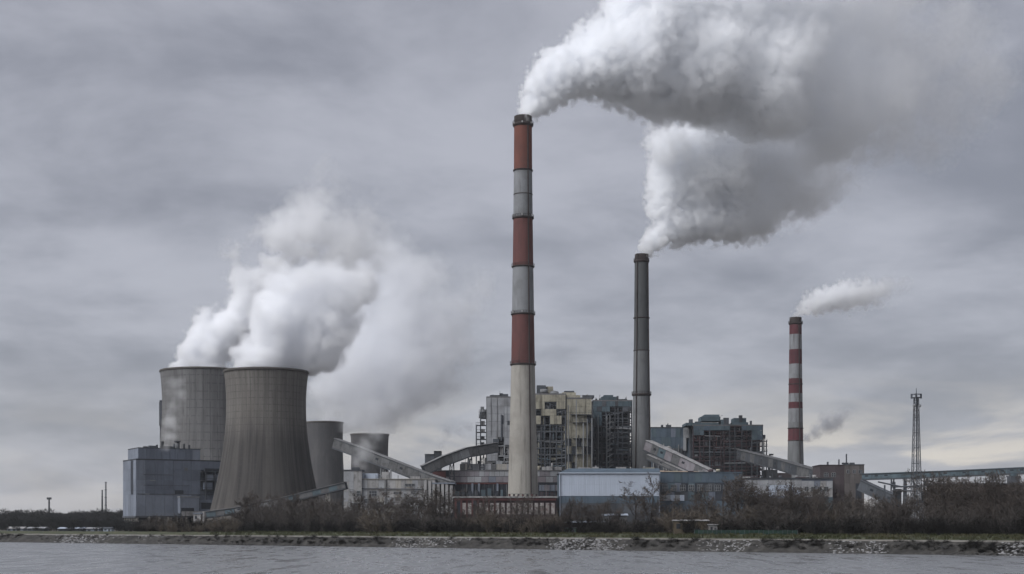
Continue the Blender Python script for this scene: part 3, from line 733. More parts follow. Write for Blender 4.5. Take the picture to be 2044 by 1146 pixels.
# ---- the weathered white concrete building at left of centre
def build_white_block():
    rnd = random.Random(21)
    t = Thing('concrete_workshop', 'weathered white concrete workshop with broken windows below the sloping conveyor', 'building', 790, 690)
    t.pbox('stair_block', 686, 722, 940, 1064, 0, 12, M_CONCW)
    t.pbox('stair_roof', 685, 723, 937.5, 939.9, -0.3, 12.3, M_STEEL)
    t.panels(686, 706, 941, 1062, 2, 6, 0, [M_CONCW, M_CLADA], rnd, gap=0.04)
    t.pbox('vent_house', 702, 716, 933, 937, 3, 8, M_STEEL)
    t.pbox('main_wall', 722, 868, 957, 1064, 1.5, 20, M_CONCW)
    t.panels(722, 868, 958, 1062, 13, 6, 1.5, [M_CONCW, M_CONCW, M_CONC, M_CLADA], rnd, skip=0.06, name='wall_panel', gap=0.05)
    t.pbox('roof_parapet', 721, 869, 955.5, 956.9, 1.0, 20.3, M_CONC)
    t.pbox('rooftop_hut', 723, 754, 945, 955.4, 3, 11, M_CLADW)
    t.pbox('rooftop_hut', 762, 776, 942, 955.4, 4, 9, M_CONCW)
    t.pbox('rooftop_hut', 778, 781, 936, 955.4, 4, 6, M_CLADA)
    t.pbox('barrel_roof', 818, 838, 951, 955.4, 3, 13, M_CONCW)
    for (a, b, c, d) in ((737, 752, 980, 990), (751, 765, 1003, 1014), (697, 706, 977, 990), (712, 720, 980, 990), (728, 746, 996, 1004), (808, 828, 966, 971), (786, 800, 982, 986),
                         (820, 836, 981, 985), (774, 784, 1002, 1012), (800, 812, 1004, 1014), (838, 850, 1000, 1012), (704, 718, 1004, 1016)):
        t.window(a, b, c, d, 0 if a < 722 else 1.33, 3, 2)
    t.pbox('annexe_wall', 868, 905, 966, 1064, 6, 18, M_DARK)
    for i in range(7):
        a = 846 + i * 8.6
        t.pbox('pilaster_panel', a, a + 5.6, 958 + i * 1.8, 1024, 0.2, 1.3 if a < 868 else 5.99, M_CONCW)
    t.pbox('annexe_roof', 862, 908, 963.4, 965.8, 0, 18.3, M_CLADG2)
    for i in range(6): t.pbox('roof_pipe', 728 + i * 22, 729 + i * 22, 948, 955.4, 2.2, 2.6, M_STEEL)
    t.pipe('facade_pipe', (t.lx(769), 0.9, 0), (t.lx(769), 0.9, t.lz(957)), 0.6, M_STEELL)
    t.pipe('facade_pipe', (t.lx(722), 0.8, t.lz(975)), (t.lx(866), 0.8, t.lz(977)), 0.5, M_STEEL)

    # the turbine hall behind the tall chimney
    t = Thing('turbine_hall', 'long low hall of pinkish grey panels and dark glazing behind the tall chimney', 'building', 985, 722)
    t.pbox('hall_wall', 852, 1118, 940, 1063, 0, 30, M_DARK)
    t.pbox('roof_edge', 850, 1119, 938.6, 939.9, -0.4, 30.4, M_ROOF)
    t.panels(896, 1118, 940, 951, 22, 1, 0, [M_PINK, M_PINK, M_CLADA], rnd, skip=0.02, gap=0.05)
    t.panels(852, 863, 941, 963, 1, 1, 0, [M_CLADG2], rnd)
    t.panels(863, 890, 941, 965, 2, 1, 0, [M_REDB], rnd, gap=0.04)
    t.panels(890, 1118, 951.5, 963, 16, 1, 0, [M_PINK, M_CLADG2, M_PINK, M_CLADA], rnd, skip=0.05, gap=0.05)
    t.pbox('red_fascia', 866, 1015, 963.3, 966.5, -0.35, -0.004, M_REDB)
    for i in range(24):
        a = 905 + i * 8.8
        t.pbox('mullion', a, a + 1.0, 967, 992, -0.25, -0.004, M_STEELL if i % 3 == 0 else M_STEEL)
    for a, b in ((941, 945), (954, 958), (991, 995)): t.pbox('pier', a, b, 965, 992, -0.8, -0.26, M_CLADG2)
    for i in range(8): t.pbox('equipment', 908 + i * 13, 908 + i * 13 + rnd.uniform(4, 9), 982 - rnd.uniform(0, 8), 992, -3, -1.0, rnd.choice([M_STEEL, M_TEAL, M_DARK]))
    t.panels(1076, 1118, 968, 980, 4, 1, 0, [M_PINK, M_CLADG2], rnd, gap=0.05)
    for i in range(4): t.pbox('red_door', 1078 + i * 10, 1085 + i * 10, 982, 1000, -0.2, -0.004, M_RUST)
    t.pbox('clerestory_wall', 918, 1022, 926, 938.4, 4, 14, M_CLADA)
    t.panels(918, 1022, 926, 938, 10, 1, 4, [M_CONC, M_CLADA, M_CONV], rnd, gap=0.05)
    roof_clutter(t, 1075, 1116, 938.4, 3, 14, 12, rnd, [M_STEEL, M_CONCW, M_CREAM], 4)
    roof_clutter(t, 925, 1015, 925.8, 5, 12, 12, rnd, [M_STEEL, M_CONCW, M_STEELL], 3.5)
    for px0, px1, py in ((848, 866, 907), (866, 880, 901)):
        t.pbox('roof_house', px0, px1, py, 938.4, 14, 24, M_STEEL)
        t.pbox('roof_house_edge', px0 - 0.6, px1 + 0.6, py - 0.8, py - 0.02, 13.6, 24.4, M_DARK)

    # red building with white panels, nearest the river
    t = Thing('red_panel_building', 'dull red building with white faded panels at the foot of the tall chimney', 'building', 1008, 640)
    t.pbox('wall_core', 906, 1110, 994, 1064, 0.4, 24, M_RUST)
    t.pbox('roof_slab', 903, 1113, 990.5, 993.6, -0.8, 24.6, M_CONCW)
    t.pbox('roof_fascia', 906, 1110, 994, 999, -0.3, 0.39, M_REDB)
    wp = mat('faded_white_red_panel', (0.34, 0.325, 0.31), (0.15, 0.08, 0.075), blotch=0.9, streak=0.8, bscale=0.5, sscale=0.9)
    for i in range(18):
        a = 908 + i * 11.1
        if i < 8: t.pbox('column', a, a + 3.4, 999, 1034, -0.15, 0.39, M_REDB)
        if i in (1, 2, 4, 5) or i >= 6: t.pbox('white_panel', a + 3.7, a + 10.8, 1004, 1027, 0.1, 0.39, wp)
        else: t.pbox('opening_shade_panel', a + 3.7, a + 10.8, 1000, 1032, 0.2, 0.39, M_DARK)  # flat dark sheet, the gloom of an opening given by colour
        t.pbox('lower_panel', a + 0.3, a + 10.8, 1028 if i >= 6 else 1035, 1060, 0.15, 0.39, M_RUST)
    for i in range(7): t.pbox('roof_unit', 1015 + i * 9, 1019 + i * 9, 986.5, 990.4, 4, 7, rnd.choice([M_REDB, M_RUST, M_STEEL]))
    rail(t, t.lx(905), t.lx(1110), -0.7, t.lz(990.5), M_STEEL, None, 1.0, 22)
build_white_block()

# ---- boiler houses
def build_boilers():
    rnd = random.Random(31)
    # pale grey one, left of the tall chimney
    t = Thing('boiler_house', 'pale grey sheet clad boiler house just left of the tall chimney', 'boiler house', 1010, 770)
    boiler_house(t, 972, 1066, 794, 938, 32, 8, 9, rnd, M_STEELL, M_DARK,
                 clad=lambda i, j: j >= 4 or (j == 3 and i not in (2, 5)) or (j in (1, 2) and i in (0, 1, 4, 6)),
                 clad_mats=[M_CLADA], pipes=12, gear=14, braces=6, gear_mats=[M_CONCW, M_STEEL, M_CLADA])
    for a, b, c, d in ((1013, 1020, 840, 848), (984, 996, 876, 886), (1000, 1005, 829, 846)): t.pbox('louvre', a, b, c, d, -0.75, -0.5, M_STEEL)
    t.pipe('facade_pipe', (t.lx(1001), -0.8, t.lz(880)), (t.lx(1001), -0.8, t.lz(828)), 0.9, M_STEEL)
    for px in (980, 992, 1012): t.pbox('sheet_joint', px, px + 0.5, 795, 870, -0.62, -0.5, M_STEELL)
    roof_clutter(t, 982, 1015, 793, 3, 12, 7, rnd, [M_STEEL, M_STEELL], 3.5)
    t.pbox('roof_vent', 998, 1003, 786, 793, 5, 8, M_STEEL); t.pbox('vent_cowl', 997, 1004, 785, 787, 4.6, 8.4, M_STEEL)
    # its outside gantry on the left
    zs = [t.lz(y) for y in (890, 876, 862, 848, 834, 822)]
    for x in (950.5, 959, 971):
        for y in (1.0, 6.0): t.bar('gantry_column', (t.lx(x), y, 0), (t.lx(x), y, zs[-1] if x > 952 else zs[3]), 0.55, M_STEEL)
    for i, z in enumerate(zs):
        t.box('gantry_deck', t.lx(950 if i < 4 else 958), t.lx(971.5), 0.6, 6.4, z - 0.3, z, M_STEEL)
        rail(t, t.lx(950 if i < 4 else 958), t.lx(971), 0.6, z, M_STEEL, None, 1.2, 5)
        t.box('equipment', t.lx(959), t.lx(968 + rnd.uniform(-3, 3)), 2, 5.5, z + 0.003, z + rnd.uniform(1.5, 3), rnd.choice([M_CONCW, M_STEEL, M_STEELL]))
    t.pipe('silo', (t.lx(963), 4, zs[4] + 0.1), (t.lx(963), 4, zs[5] + 1.5), 4.2, M_CLADA)

    # cream one, right of the tall chimney
    t = Thing('boiler_house', 'cream clad boiler house with open gallery floors right of the tall chimney', 'boiler house', 1126, 765)
    fl = M_CREAM
    boiler_house(t, 1069, 1129, 788, 938, 34, 6, 10, rnd, M_STEEL, M_DARK,
                 clad=lambda i, j: j == 9 or (j == 8 and i in (0, 1, 4, 5)) or (j == 7 and i in (1, 2, 3)) or (j == 6 and i in (0, 3, 4)),
                 clad_mats=[M_CREAM], pipes=30, gear=44, braces=10, gear_mats=[M_STEEL, M_CREAM, M_STEELL, M_TEAL], floor_m=fl)
    x0, x1 = t.lx(1131), t.lx(1181)
    zt = t.lz(796); zb = t.lz(938)
    t.box('side_wall', x0, x1, 0.5, 30, 0, zt, M_CREAM)
    t.box('roof_slab', x0 - 0.3, x1 + 0.4, 0, 30.4, zt + 0.003, zt + 0.7, M_ROOF)
    hs = [zb + (zt - zb) * j / 9 for j in range(10)]
    for i in range(5):
        for j in range(9):
            a, b = x0 + (x1 - x0) * i / 5, x0 + (x1 - x0) * (i + 1) / 5
            if (i, j) in ((0, 1), (1, 0), (4, 3), (4, 4), (3, 2), (4, 2), (2, 3), (0, 3), (4, 6), (1, 2)):
                t.box('bay_shade_panel', a + 0.1, b - 0.1, 0.35, 0.49, hs[j] + 0.2, hs[j + 1] - 0.2, M_DARK); continue  # dark sheet in place of a panel, colour stands for shade inside
            t.box('cladding_panel', a + 0.05, b - 0.05, 0.2 - rnd.uniform(0, 0.06), 0.496, hs[j] + 0.06, hs[j + 1] - 0.06, M_CREAM)
    for j in (2, 3, 4, 6, 7):
        z = hs[j]; t.box('gallery_floor', x0 + rnd.uniform(0, 5), x1, -1.6, 0.1, z - 0.25, z, M_STEEL)
        rail(t, x0, x1, -1.5, z, M_STEEL, None, 1.1, 8)
    for px in (1134, 1150, 1164, 1172, 1181): t.bar('column', (t.lx(px), -1.8, 0), (t.lx(px), -1.8, zt - rnd.uniform(0, 14)), 0.55, M_STEELL)
    for _ in range(12):
        x = rnd.uniform(x0, x1); z = rnd.choice(hs[:7]); t.pipe('riser_pipe', (x, -0.8, z), (x, -0.8, z + rnd.uniform(5, 14)), rnd.uniform(0.3, 0.8), rnd.choice([M_STEEL, M_STEELL, M_CREAM]))
    # plant on its roof
    z = t.lz(788) + 0.7
    t.box('roof_duct', t.lx(1072), t.lx(1090), 6, 16, z, t.lz(767), M_STEEL)
    t.box('roof_duct', t.lx(1090.5), t.lx(1105), 7, 14, z + 1, t.lz(769), M_CREAM)
    t.pipe('roof_tank', (t.lx(1086), 3.2, z), (t.lx(1086), 3.2, t.lz(776)), 4.2, M_STEELL)
    t.pipe('roof_tank', (t.lx(1107), 3.6, z), (t.lx(1107), 3.6, t.lz(783)), 5.0, M_STEELL)
    t._put('tank_dome', unit('dome', M_STEELL), (t.lx(1107), 3.6, t.lz(783)), (5.0, 5.0, 2.4))
    for a, b, c in ((1118, 1160, 786), (1123, 1151, 780), (1128, 1148, 776.5)):
        t.box('roof_tier', t.lx(a), t.lx(b), 8 + (786 - c) * 0.3, 20, zt + 0.71 if c == 786 else t.lz(c + 6.5), t.lz(c), M_CREAM if c > 777 else M_STEEL)
    roof_clutter(t, 1160, 1180, 793.5, 3, 12, 8, rnd, [M_STEEL, M_CREAM], 3)
    rail(t, t.lx(1160), t.lx(1181), 0.3, zt + 0.7, M_STEEL, None, 1.2, 8)

    # dark one between cream and grey chimney
    t = Thing('boiler_house', 'dark steel framed boiler house with teal top, left of the plain grey chimney', 'boiler house', 1222, 800)
    boiler_house(t, 1184, 1261, 801, 940, 34, 9, 12, rnd, M_STEEL, M_DARK, clad=lambda i, j: j == 11 or (j == 10 and i in (0, 1, 2, 3, 7, 8)) or (j in (8, 9) and i in (0, 1)),
                 clad_mats=[M_TEAL, M_TEAL, M_STEEL], pipes=34, gear=48, braces=16, gear_mats=[M_STEEL, M_DARK, M_STEELL, M_RUST, M_TEAL])
    z = t.lz(801) + 0.7
    t.box('roof_house', t.lx(1202), t.lx(1236), 6, 20, z, t.lz(790), M_TEAL)
    t.box('roof_house', t.lx(1207), t.lx(1226), 8, 18, t.lz(790) + 0.003, t.lz(786), M_TEAL)
    t.pipe('roof_vent', (t.lx(1234), 5, z), (t.lx(1234), 5, t.lz(789)), 1.2, M_STEEL)
    roof_clutter(t, 1186, 1202, 800, 3, 12, 6, rnd, [M_STEEL], 3); roof_clutter(t, 1238, 1258, 800, 3, 12, 5, rnd, [M_STEEL], 3)
    for px in (1194, 1211, 1217): t.bar('ladder_tower_leg', (t.lx(px), -1.4, 0), (t.lx(px), -1.4, t.lz(830)), 0.45, M_STEELL)
    for i in range(9): t.bar('stair_flight', (t.lx(1211), -1.4, t.lz(935 - i * 11)), (t.lx(1222), -1.4, t.lz(929 - i * 11)), 0.5, M_STEELL)

    # blue grey one right of the grey chimney
    t = Thing('boiler_house', 'blue grey boiler house with one pale corner panel, right of the grey chimney', 'boiler house', 1345, 895)
    t.pbox('wall_core', 1300, 1368, 854, 1060, 0, 30, M_BLUE)
    t.panels(1300, 1368, 855, 945, 7, 5, 0, [M_BLUE, M_BLUE, M_TEAL, M_CLADG], rnd, gap=0.05)
    t.pbox('roof_edge', 1299, 1369, 852.4, 853.8, -0.3, 30.3, M_STEEL)
    t.pipe('corner_drum', (t.lx(1376), 4, 0), (t.lx(1376), 4, t.lz(853)), 7.0, M_BLUE)
    t.pbox('pale_panel', 1364, 1386, 853.5, 874, -0.6, -0.2, M_CLADA); t.pbox('pale_panel', 1364, 1370, 874.3, 900, -0.55, -0.2, M_CLADA)
    t.pbox('pale_panel', 1384, 1387, 874.3, 905, -0.5, -0.2, M_CLADA)
    t.pbox('lower_bay', 1302, 1362, 895, 940, -2.0, -0.2, M_STEEL)
    for a, b, c in ((1320, 1324, 848), (1330, 1340, 848), (1333, 1334, 845)): t.pbox('roof_vent', a, b, c, 852.3, 4, 7, M_STEEL)
    t._put('dome_tank', unit('dome', M_CONCW), (t.lx(1332), -5, t.lz(898)), (5.2, 5.2, 4.0)); t.pipe('dome_tank_base', (t.lx(1332), -5, 0), (t.lx(1332), -5, t.lz(898)), 5.0, M_CONCW)
    for i in range(6): t.pipe('riser_pipe', (t.lx(1304 + i * 10), -2.4, 0), (t.lx(1304 + i * 10), -2.4, t.lz(890 + rnd.uniform(-8, 8))), 0.7, M_STEELL)

    # red steel one, furthest right
    t = Thing('boiler_house', 'sprawling red oxide steel boiler house with stepped blue grey roof houses', 'boiler house', 1450, 870)
    boiler_house(t, 1384, 1522, 850, 948, 34, 13, 10, rnd, [M_STEEL, M_RUST, M_RUST], M_DARK, clad=lambda i, j: (j == 9 and i not in (7, 8)) or (j >= 7 and i >= 11) or (j == 8 and i in (0, 1)),
                 clad_mats=[M_TEAL, M_TEAL, M_BLUE], pipes=48, gear=90, braces=26, gear_mats=[M_RUST, M_DARK, M_STEEL, M_STEELL, M_REDB])
    z = t.lz(850) + 0.7
    for a, b, c, d, e in ((1370, 1436, 843.5, 2, 22), (1402, 1441, 830, 6, 20), (1410, 1440, 825.5, 8, 19), (1442, 1456, 836, 6, 18), (1464, 1496, 842, 4, 20), (1468, 1493, 833, 6, 18), (1502, 1522, 847, 3, 20)):
        t.box('roof_house', t.lx(a), t.lx(b), d, e, z - 0.4 if c > 835 else t.lz(c + 9), t.lz(c), M_TEAL)
    for a, b, c in ((1376, 1383, 837), (1476, 1482, 829), (1498, 1501, 840), (1445, 1455, 834), (1388, 1400, 841.5)): t.pbox('roof_vent', a, b, c, 848.5, 5, 8, M_STEEL)
    t.bar('roof_mast', (t.lx(1443), 9, t.lz(828)), (t.lx(1447), 9, t.lz(827)), 0.2, M_STEEL)
    # open steelwork on its right end
    for px, top in ((1526, 868), (1531, 878)):
        t.bar('gantry_column', (t.lx(px), 2, 0), (t.lx(px), 2, t.lz(top)), 0.6, M_STEEL)
    for py in (880, 890, 900, 912): t.box('gantry_deck', t.lx(1521), t.lx(1532.5), 0.5, 5, t.lz(py) - 0.3, t.lz(py), M_STEEL); rail(t, t.lx(1523), t.lx(1532), 0.6, t.lz(py), M_STEEL, None, 1.2, 4)
    t.pbox('gantry_drum', 1524, 1528, 868, 875, 0.6, 3, M_STEEL)
    t.pbox('low_annexe', 1528, 1552, 938, 1060, 2, 16, M_STEEL); t.pbox('low_annexe', 1553, 1580, 944, 1060, 1, 16, M_BROWNB)
    t.pipe('annexe_vent', (t.lx(1540), 6, t.lz(938)), (t.lx(1540), 6, t.lz(908)), 1.0, M_STEEL); t.pbox('vent_cowl', 1536, 1544, 906, 909, 5, 7, M_STEEL)
build_boilers()

# ---- warehouses and the buildings on the right
def build_warehouses():
    rnd = random.Random(41)
    t = Thing('white_warehouse', 'long white corrugated warehouse with faded blue roof band right of the tall chimney', 'warehouse', 1216, 640)
    t.pbox('wall_core', 1116, 1317, 944, 1062, 0.3, 26, M_BLUE)
    t.panels(1116, 1317, 945.5, 990, 20, 2, 0.3, [M_CLADW], rnd, gap=0.012, depth=0.16)
    x0, x1 = t.lx(1114), t.lx(1318); z0, z1 = t.lz(944.5), t.lz(934.5)
    v = [(x0, -0.5, z0), (x1, -0.5, z0), (x1, 26.5, z0), (x0, 26.5, z0), (x0 + 5, 4, z1), (x1, 4, z1), (x1, 22, z1), (x0 + 5, 22, z1)]
    mesh_obj('mansard_roof', v, [(0, 1, 5, 4), (1, 2, 6, 5), (2, 3, 7, 6), (3, 0, 4, 7), (4, 5, 6, 7)], M_BLUE, t.o)
    t.panels(1116, 1317, 990.5, 1004, 14, 1, 0.3, [M_BLUE], rnd, gap=0.03)
    t.panels(1116, 1317, 1004.5, 1046, 14, 2, 0.3, [M_STEEL], rnd, gap=0.05)
    t.pbox('gutter', 1115, 1318, 943.2, 945.2, -0.5, 0.1, M_CLADW)
    for i in (0, 5): t.pbox('downpipe', 1118 + i * 39.5, 1119 + i * 39.5, 946, 1046, -0.25, 0.1, M_CLADG2)
    roof_clutter(t, 1150, 1300, 934.4, 6, 20, 10, rnd, [M_CREAM, M_STEELL, M_CONCW], 1.6)

    t = Thing('blue_shed', 'faded blue grey shed with dim windows right of the white warehouse', 'shed', 1400, 665)
    t.pbox('wall_core', 1319, 1482, 942, 1062, 0, 24, M_BLUE)
    t.panels(1319, 1482, 943, 963, 12, 1, 0, [M_BLUE, M_BLUE, M_TEAL], rnd, gap=0.04)
    t.panels(1319, 1482, 964, 1000, 12, 2, 0, [M_STEEL, M_CLADG, M_TEAL, M_DARK], rnd, gap=0.06)
    t.panels(1319, 1366, 988, 1000, 5, 1, -0.2, [M_CLADW, M_CLADA], rnd, gap=0.05)
    for i in range(9): t.window(1322 + i * 17.5, 1333 + i * 17.5, 968, 980, -0.18, 3, 2)
    tan = mat('tan_roof_sheet', (0.30, 0.235, 0.18), (0.17, 0.13, 0.10))
    x0, x1 = t.lx(1319), t.lx(1482)
    v = [(x0, -0.4, t.lz(942)), (x1, -0.4, t.lz(944)), (x1, 24, t.lz(944)), (x0, 24, t.lz(942)), (x0, 12, t.lz(937)), (x1 - 4, 12, t.lz(941))]
    mesh_obj('pitched_roof', v, [(0, 1, 5, 4), (3, 4, 5, 2), (0, 4, 3), (1, 2, 5)], tan, t.o)
    roof_clutter(t, 1330, 1470, 941, 4, 16, 12, rnd, [M_CREAM, M_STEELL, M_CONCW, M_RUST], 1.5)

    t = Thing('white_shed', 'low shed with white upper panels behind the bare trees right of centre', 'shed', 1565, 690)
    t.pbox('wall_core', 1484, 1662, 956, 1062, 0, 22, M_CLADG)
    t.panels(1484, 1600, 957, 990, 7, 3, 0, [M_CLADW, M_CLADW, M_CLADA], rnd, skip=0.05, gap=0.05)
    t.panels(1600, 1662, 960, 992, 5, 2, 0, [M_CLADA, M_CLADG2, M_CONCW], rnd, skip=0.1, gap=0.06)
    t.pbox('roof_edge', 1482, 1664, 953.6, 955.8, -0.6, 22.6, M_STEEL)
    t.panels(1484, 1662, 993, 1050, 9, 2, 0, [M_STEEL, M_TEAL], rnd, gap=0.06)
    roof_clutter(t, 1490, 1655, 953.5, 4, 16, 16, rnd, [M_RUST, M_STEELL, M_CONCW, M_STEEL], 1.8)
    for i in range(4): t.window(1606 + i * 13, 1614 + i * 13, 972, 980, -0.14, 2, 2)

    t = Thing('brown_block', 'square brown red block with rooftop vents where the conveyors meet at right', 'building', 1690, 700)
    t.pbox('left_wall', 1637, 1686, 929, 1062, 0.6, 18, M_BROWNB)
    t.pbox('right_wall', 1686, 1725, 928, 1062, 0, 18, M_TAUPE)
    t.panels(1637, 1686, 930, 985, 5, 3, 0.6, [M_BROWNB], rnd, gap=0.03)
    t.panels(1686, 1725, 930, 1000, 4, 4, 0, [M_TAUPE], rnd, gap=0.03)
    t.pbox('parapet', 1636, 1685.8, 927.6, 928.9, 0.3, 18.3, M_BROWNB); t.pbox('parapet', 1686, 1726, 926.6, 927.9, -0.3, 18.3, M_STEEL)
    for a, b, c in ((1682, 1694, 923.5), (1697, 1706, 923.5), (1652, 1654, 922), (1690, 1691, 906), (1675, 1676, 917)): t.pbox('roof_vent', a, b, c, 926.6 if a > 1680 else 927.6, 5, 7, M_STEEL)
    t.pbox('door_bay', 1708, 1720, 965, 1010, -0.25, -0.12, M_DARK)
    for px in (1645, 1660): t.window(px, px + 8, 944, 952, 0.46, 2, 2)
    for px in (1690, 1702, 1714): t.window(px, px + 6, 938, 945, -0.14, 2, 1)

    t = Thing('coal_bunker', 'long dark brown bunker wall behind the trees at the right edge', 'bunker', 1960, 620)
    t.pbox('bunker_wall', 1868, 2090, 968, 1060, 0, 14, M_BUNK)
    t.panels(1868, 2090, 969, 1000, 22, 2, 0, [M_BUNK], rnd, gap=0.05)
    t.pbox('bunker_roof', 1866, 2092, 964.5, 967.8, -0.5, 14.5, M_STEEL)
    for i in range(14): t.pbox('buttress', 1872 + i * 15.5, 1875 + i * 15.5, 970, 1055, -0.8, -0.2, M_BUNK)
    t.pbox('roof_cabin', 2018, 2036, 950, 964.4, 3, 8, M_STEEL); t.pbox('roof_cabin', 2022, 2030, 945, 949.9, 4, 7, M_CONVB)

    # yard steelwork under the bridge
    t = Thing('pipe_gantry', 'thin steel pipe gantry and switch poles under the blue conveyor bridge', 'gantry', 1790, 660)
    for px, top in ((1766, 968), (1786, 962), (1806, 962), (1826, 964), (1846, 960), (1862, 960)):
        t.bar('post', (t.lx(px), 0, 0), (t.lx(px), 0, t.lz(top)), 0.6, M_STEEL)
    for a, b, ya, yb in ((1752, 1800, 962, 972), (1786, 1846, 972, 970), (1846, 1862, 961, 961), (1780, 1830, 980, 980), (1850, 1868, 972, 974)):
        t.pipe('pipe', (t.lx(a), -0.6, t.lz(ya)), (t.lx(b), -0.6, t.lz(yb)), 0.7, M_STEEL)
    t.box('switch_cabin', t.lx(1788), t.lx(1800), 0.5, 5, 0, t.lz(976), M_STEEL)
    t.box('pale_cabin', t.lx(1846), t.lx(1866), 1, 6, 0, t.lz(980), M_CLADG2)
build_warehouses()

# ---- lattice mast
def build_mast():
    D = 455; t = Thing('lattice_mast', 'tall lattice radio mast with antenna platform standing among trees at right', 'mast', 1829, D)
    k = D / F; zt = t.lz(794)
    def half(z): f = z / zt; return (14.5 + (5.2 - 14.5) * f) * k * 0.72
    n = 26; zs = [zt * (i / n) ** 0.93 for i in range(n + 1)]
    cs = [(-1, -1), (1, -1), (1, 1), (-1, 1)]
    for i in range(n):
        z0, z1 = zs[i], zs[i + 1]; h0, h1 = half(z0), half(z1)
        for c, (sx, sy) in enumerate(cs):
            tx, ty = cs[(c + 1) % 4]
            if i == 0: t.bar('mast_leg', (sx * h0, sy * h0, 0), (sx * half(zt), sy * half(zt), zt), 0.17, M_STEEL)
            t.bar('lattice_brace', (sx * h0, sy * h0, z0), (tx * h1, ty * h1, z1), 0.07, M_STEEL)
            t.bar('lattice_brace', (tx * h0, ty * h0, z0), (sx * h1, sy * h1, z1), 0.07, M_STEEL)
            if i % 3 == 0: t.bar('lattice_ring', (sx * h1, sy * h1, z1), (tx * h1, ty * h1, z1), 0.13, M_STEEL)
    t.bar('cable_riser', (0.25, 0, 0), (0.1, 0, zt + 1.0), 0.34, M_STEEL)
    r = 9.5 * k
    for z in (zt + 0.0, zt - 2.2):
        rr = r if z >= zt else r * 0.62
        for a in range(8):
            p, q = a * math.pi / 4, (a + 1) * math.pi / 4
            t.bar('platform_ring', (rr * math.cos(p), rr * math.sin(p), z), (rr * math.cos(q), rr * math.sin(q), z), 0.22, M_STEEL)
            if z >= zt: t.bar('platform_rail', (rr * math.cos(p), rr * math.sin(p), z + 1.1), (rr * math.cos(q), rr * math.sin(q), z + 1.1), 0.14, M_STEEL)
            if a % 2 == 0: t.bar('platform_spoke', (0, 0, z), (rr * math.cos(p), rr * math.sin(p), z), 0.2, M_STEEL)
    for a in range(6):
        p = a * math.pi / 3 + 0.2; x, y = (r + 0.15) * math.cos(p), (r + 0.15) * math.sin(p)
        t.box('panel_antenna', x - 0.22, x + 0.22, y - 0.15, y + 0.15, zt - 0.2, zt + 1.2, M_STEEL)
    for p in (0.6, 2.4):
        t._put('dish_antenna', unit('dome', M_STEELL), (r * 0.7 * math.cos(p), -r * 0.7 * math.sin(p), zt - 2.6), (1.1, 0.5, 1.1))
    t.bar('lightning_rod', (0, 0, zt + 0.5), (0, 0, t.lz(775)), 0.16, M_STEEL); t.bar('top_pole', (0, 0, zt), (0, 0, t.lz(785)), 0.34, M_STEEL)
    for sx, sy in cs: t.box('footing', sx * half(0) - 0.7, sx * half(0) + 0.7, sy * half(0) - 0.7, sy * half(0) + 0.7, 0, 0.8, M_CONC)
build_mast()
# ------------------------------------------------------------------ vegetation, bank details, far shore
def gh(t):
    pr = [(0, 0), (6.4, 3.5), (9.7, 3.9), (15, 4.4), (24, 5.05), (38, 4.5), (1e5, 4.5)]
    for (a, z0), (b, z1) in zip(pr, pr[1:]):
        if a <= t <= b: return z0 + (z1 - z0) * (t - a) / (b - a)
    return 0.0
def bank_pt(px, t):
    """point t metres inland of the water's edge at photograph column px"""
    k = (px - CX) / F; b = BA + BN * t
    s = (b.x - k * b.y) / (k * BE.y - BE.x)
    q = b + BE * s
    return Vector((q.x, q.y, gh(t)))

class Geo:
    def __init__(s): s.v = []; s.f = []
    def tube(s, pts, rad, k):
        n0 = len(s.v)
        for i, p in enumerate(pts):
            d = (pts[min(i + 1, len(pts) - 1)] - pts[max(i - 1, 0)]).normalized()
            a = d.cross(Vector((0.31, 0.87, 0.38))).normalized(); b = d.cross(a)
            for j in range(k):
                w = 2 * math.pi * j / k
                s.v.append(p + (a * math.cos(w) + b * math.sin(w)) * rad[i])
        for i in range(len(pts) - 1):
            for j in range(k):
                j2 = (j + 1) % k
                s.f.append((n0 + i * k + j, n0 + i * k + j2, n0 + (i + 1) * k + j2, n0 + (i + 1) * k + j))
    def ribbon(s, pts, w, side):
        n0 = len(s.v)
        for i, p in enumerate(pts):
            ww = w * (1 - 0.75 * i / (len(pts) - 1))
            s.v.append(p - side * ww); s.v.append(p + side * ww)
        for i in range(len(pts) - 1):
            s.f.append((n0 + 2 * i, n0 + 2 * i + 1, n0 + 2 * i + 3, n0 + 2 * i + 2))

def rdir(r):
    while True:
        v = Vector((r.uniform(-1, 1), r.uniform(-1, 1), r.uniform(-1, 1)))
        if 0.05 < v.length < 1: return v.normalized()

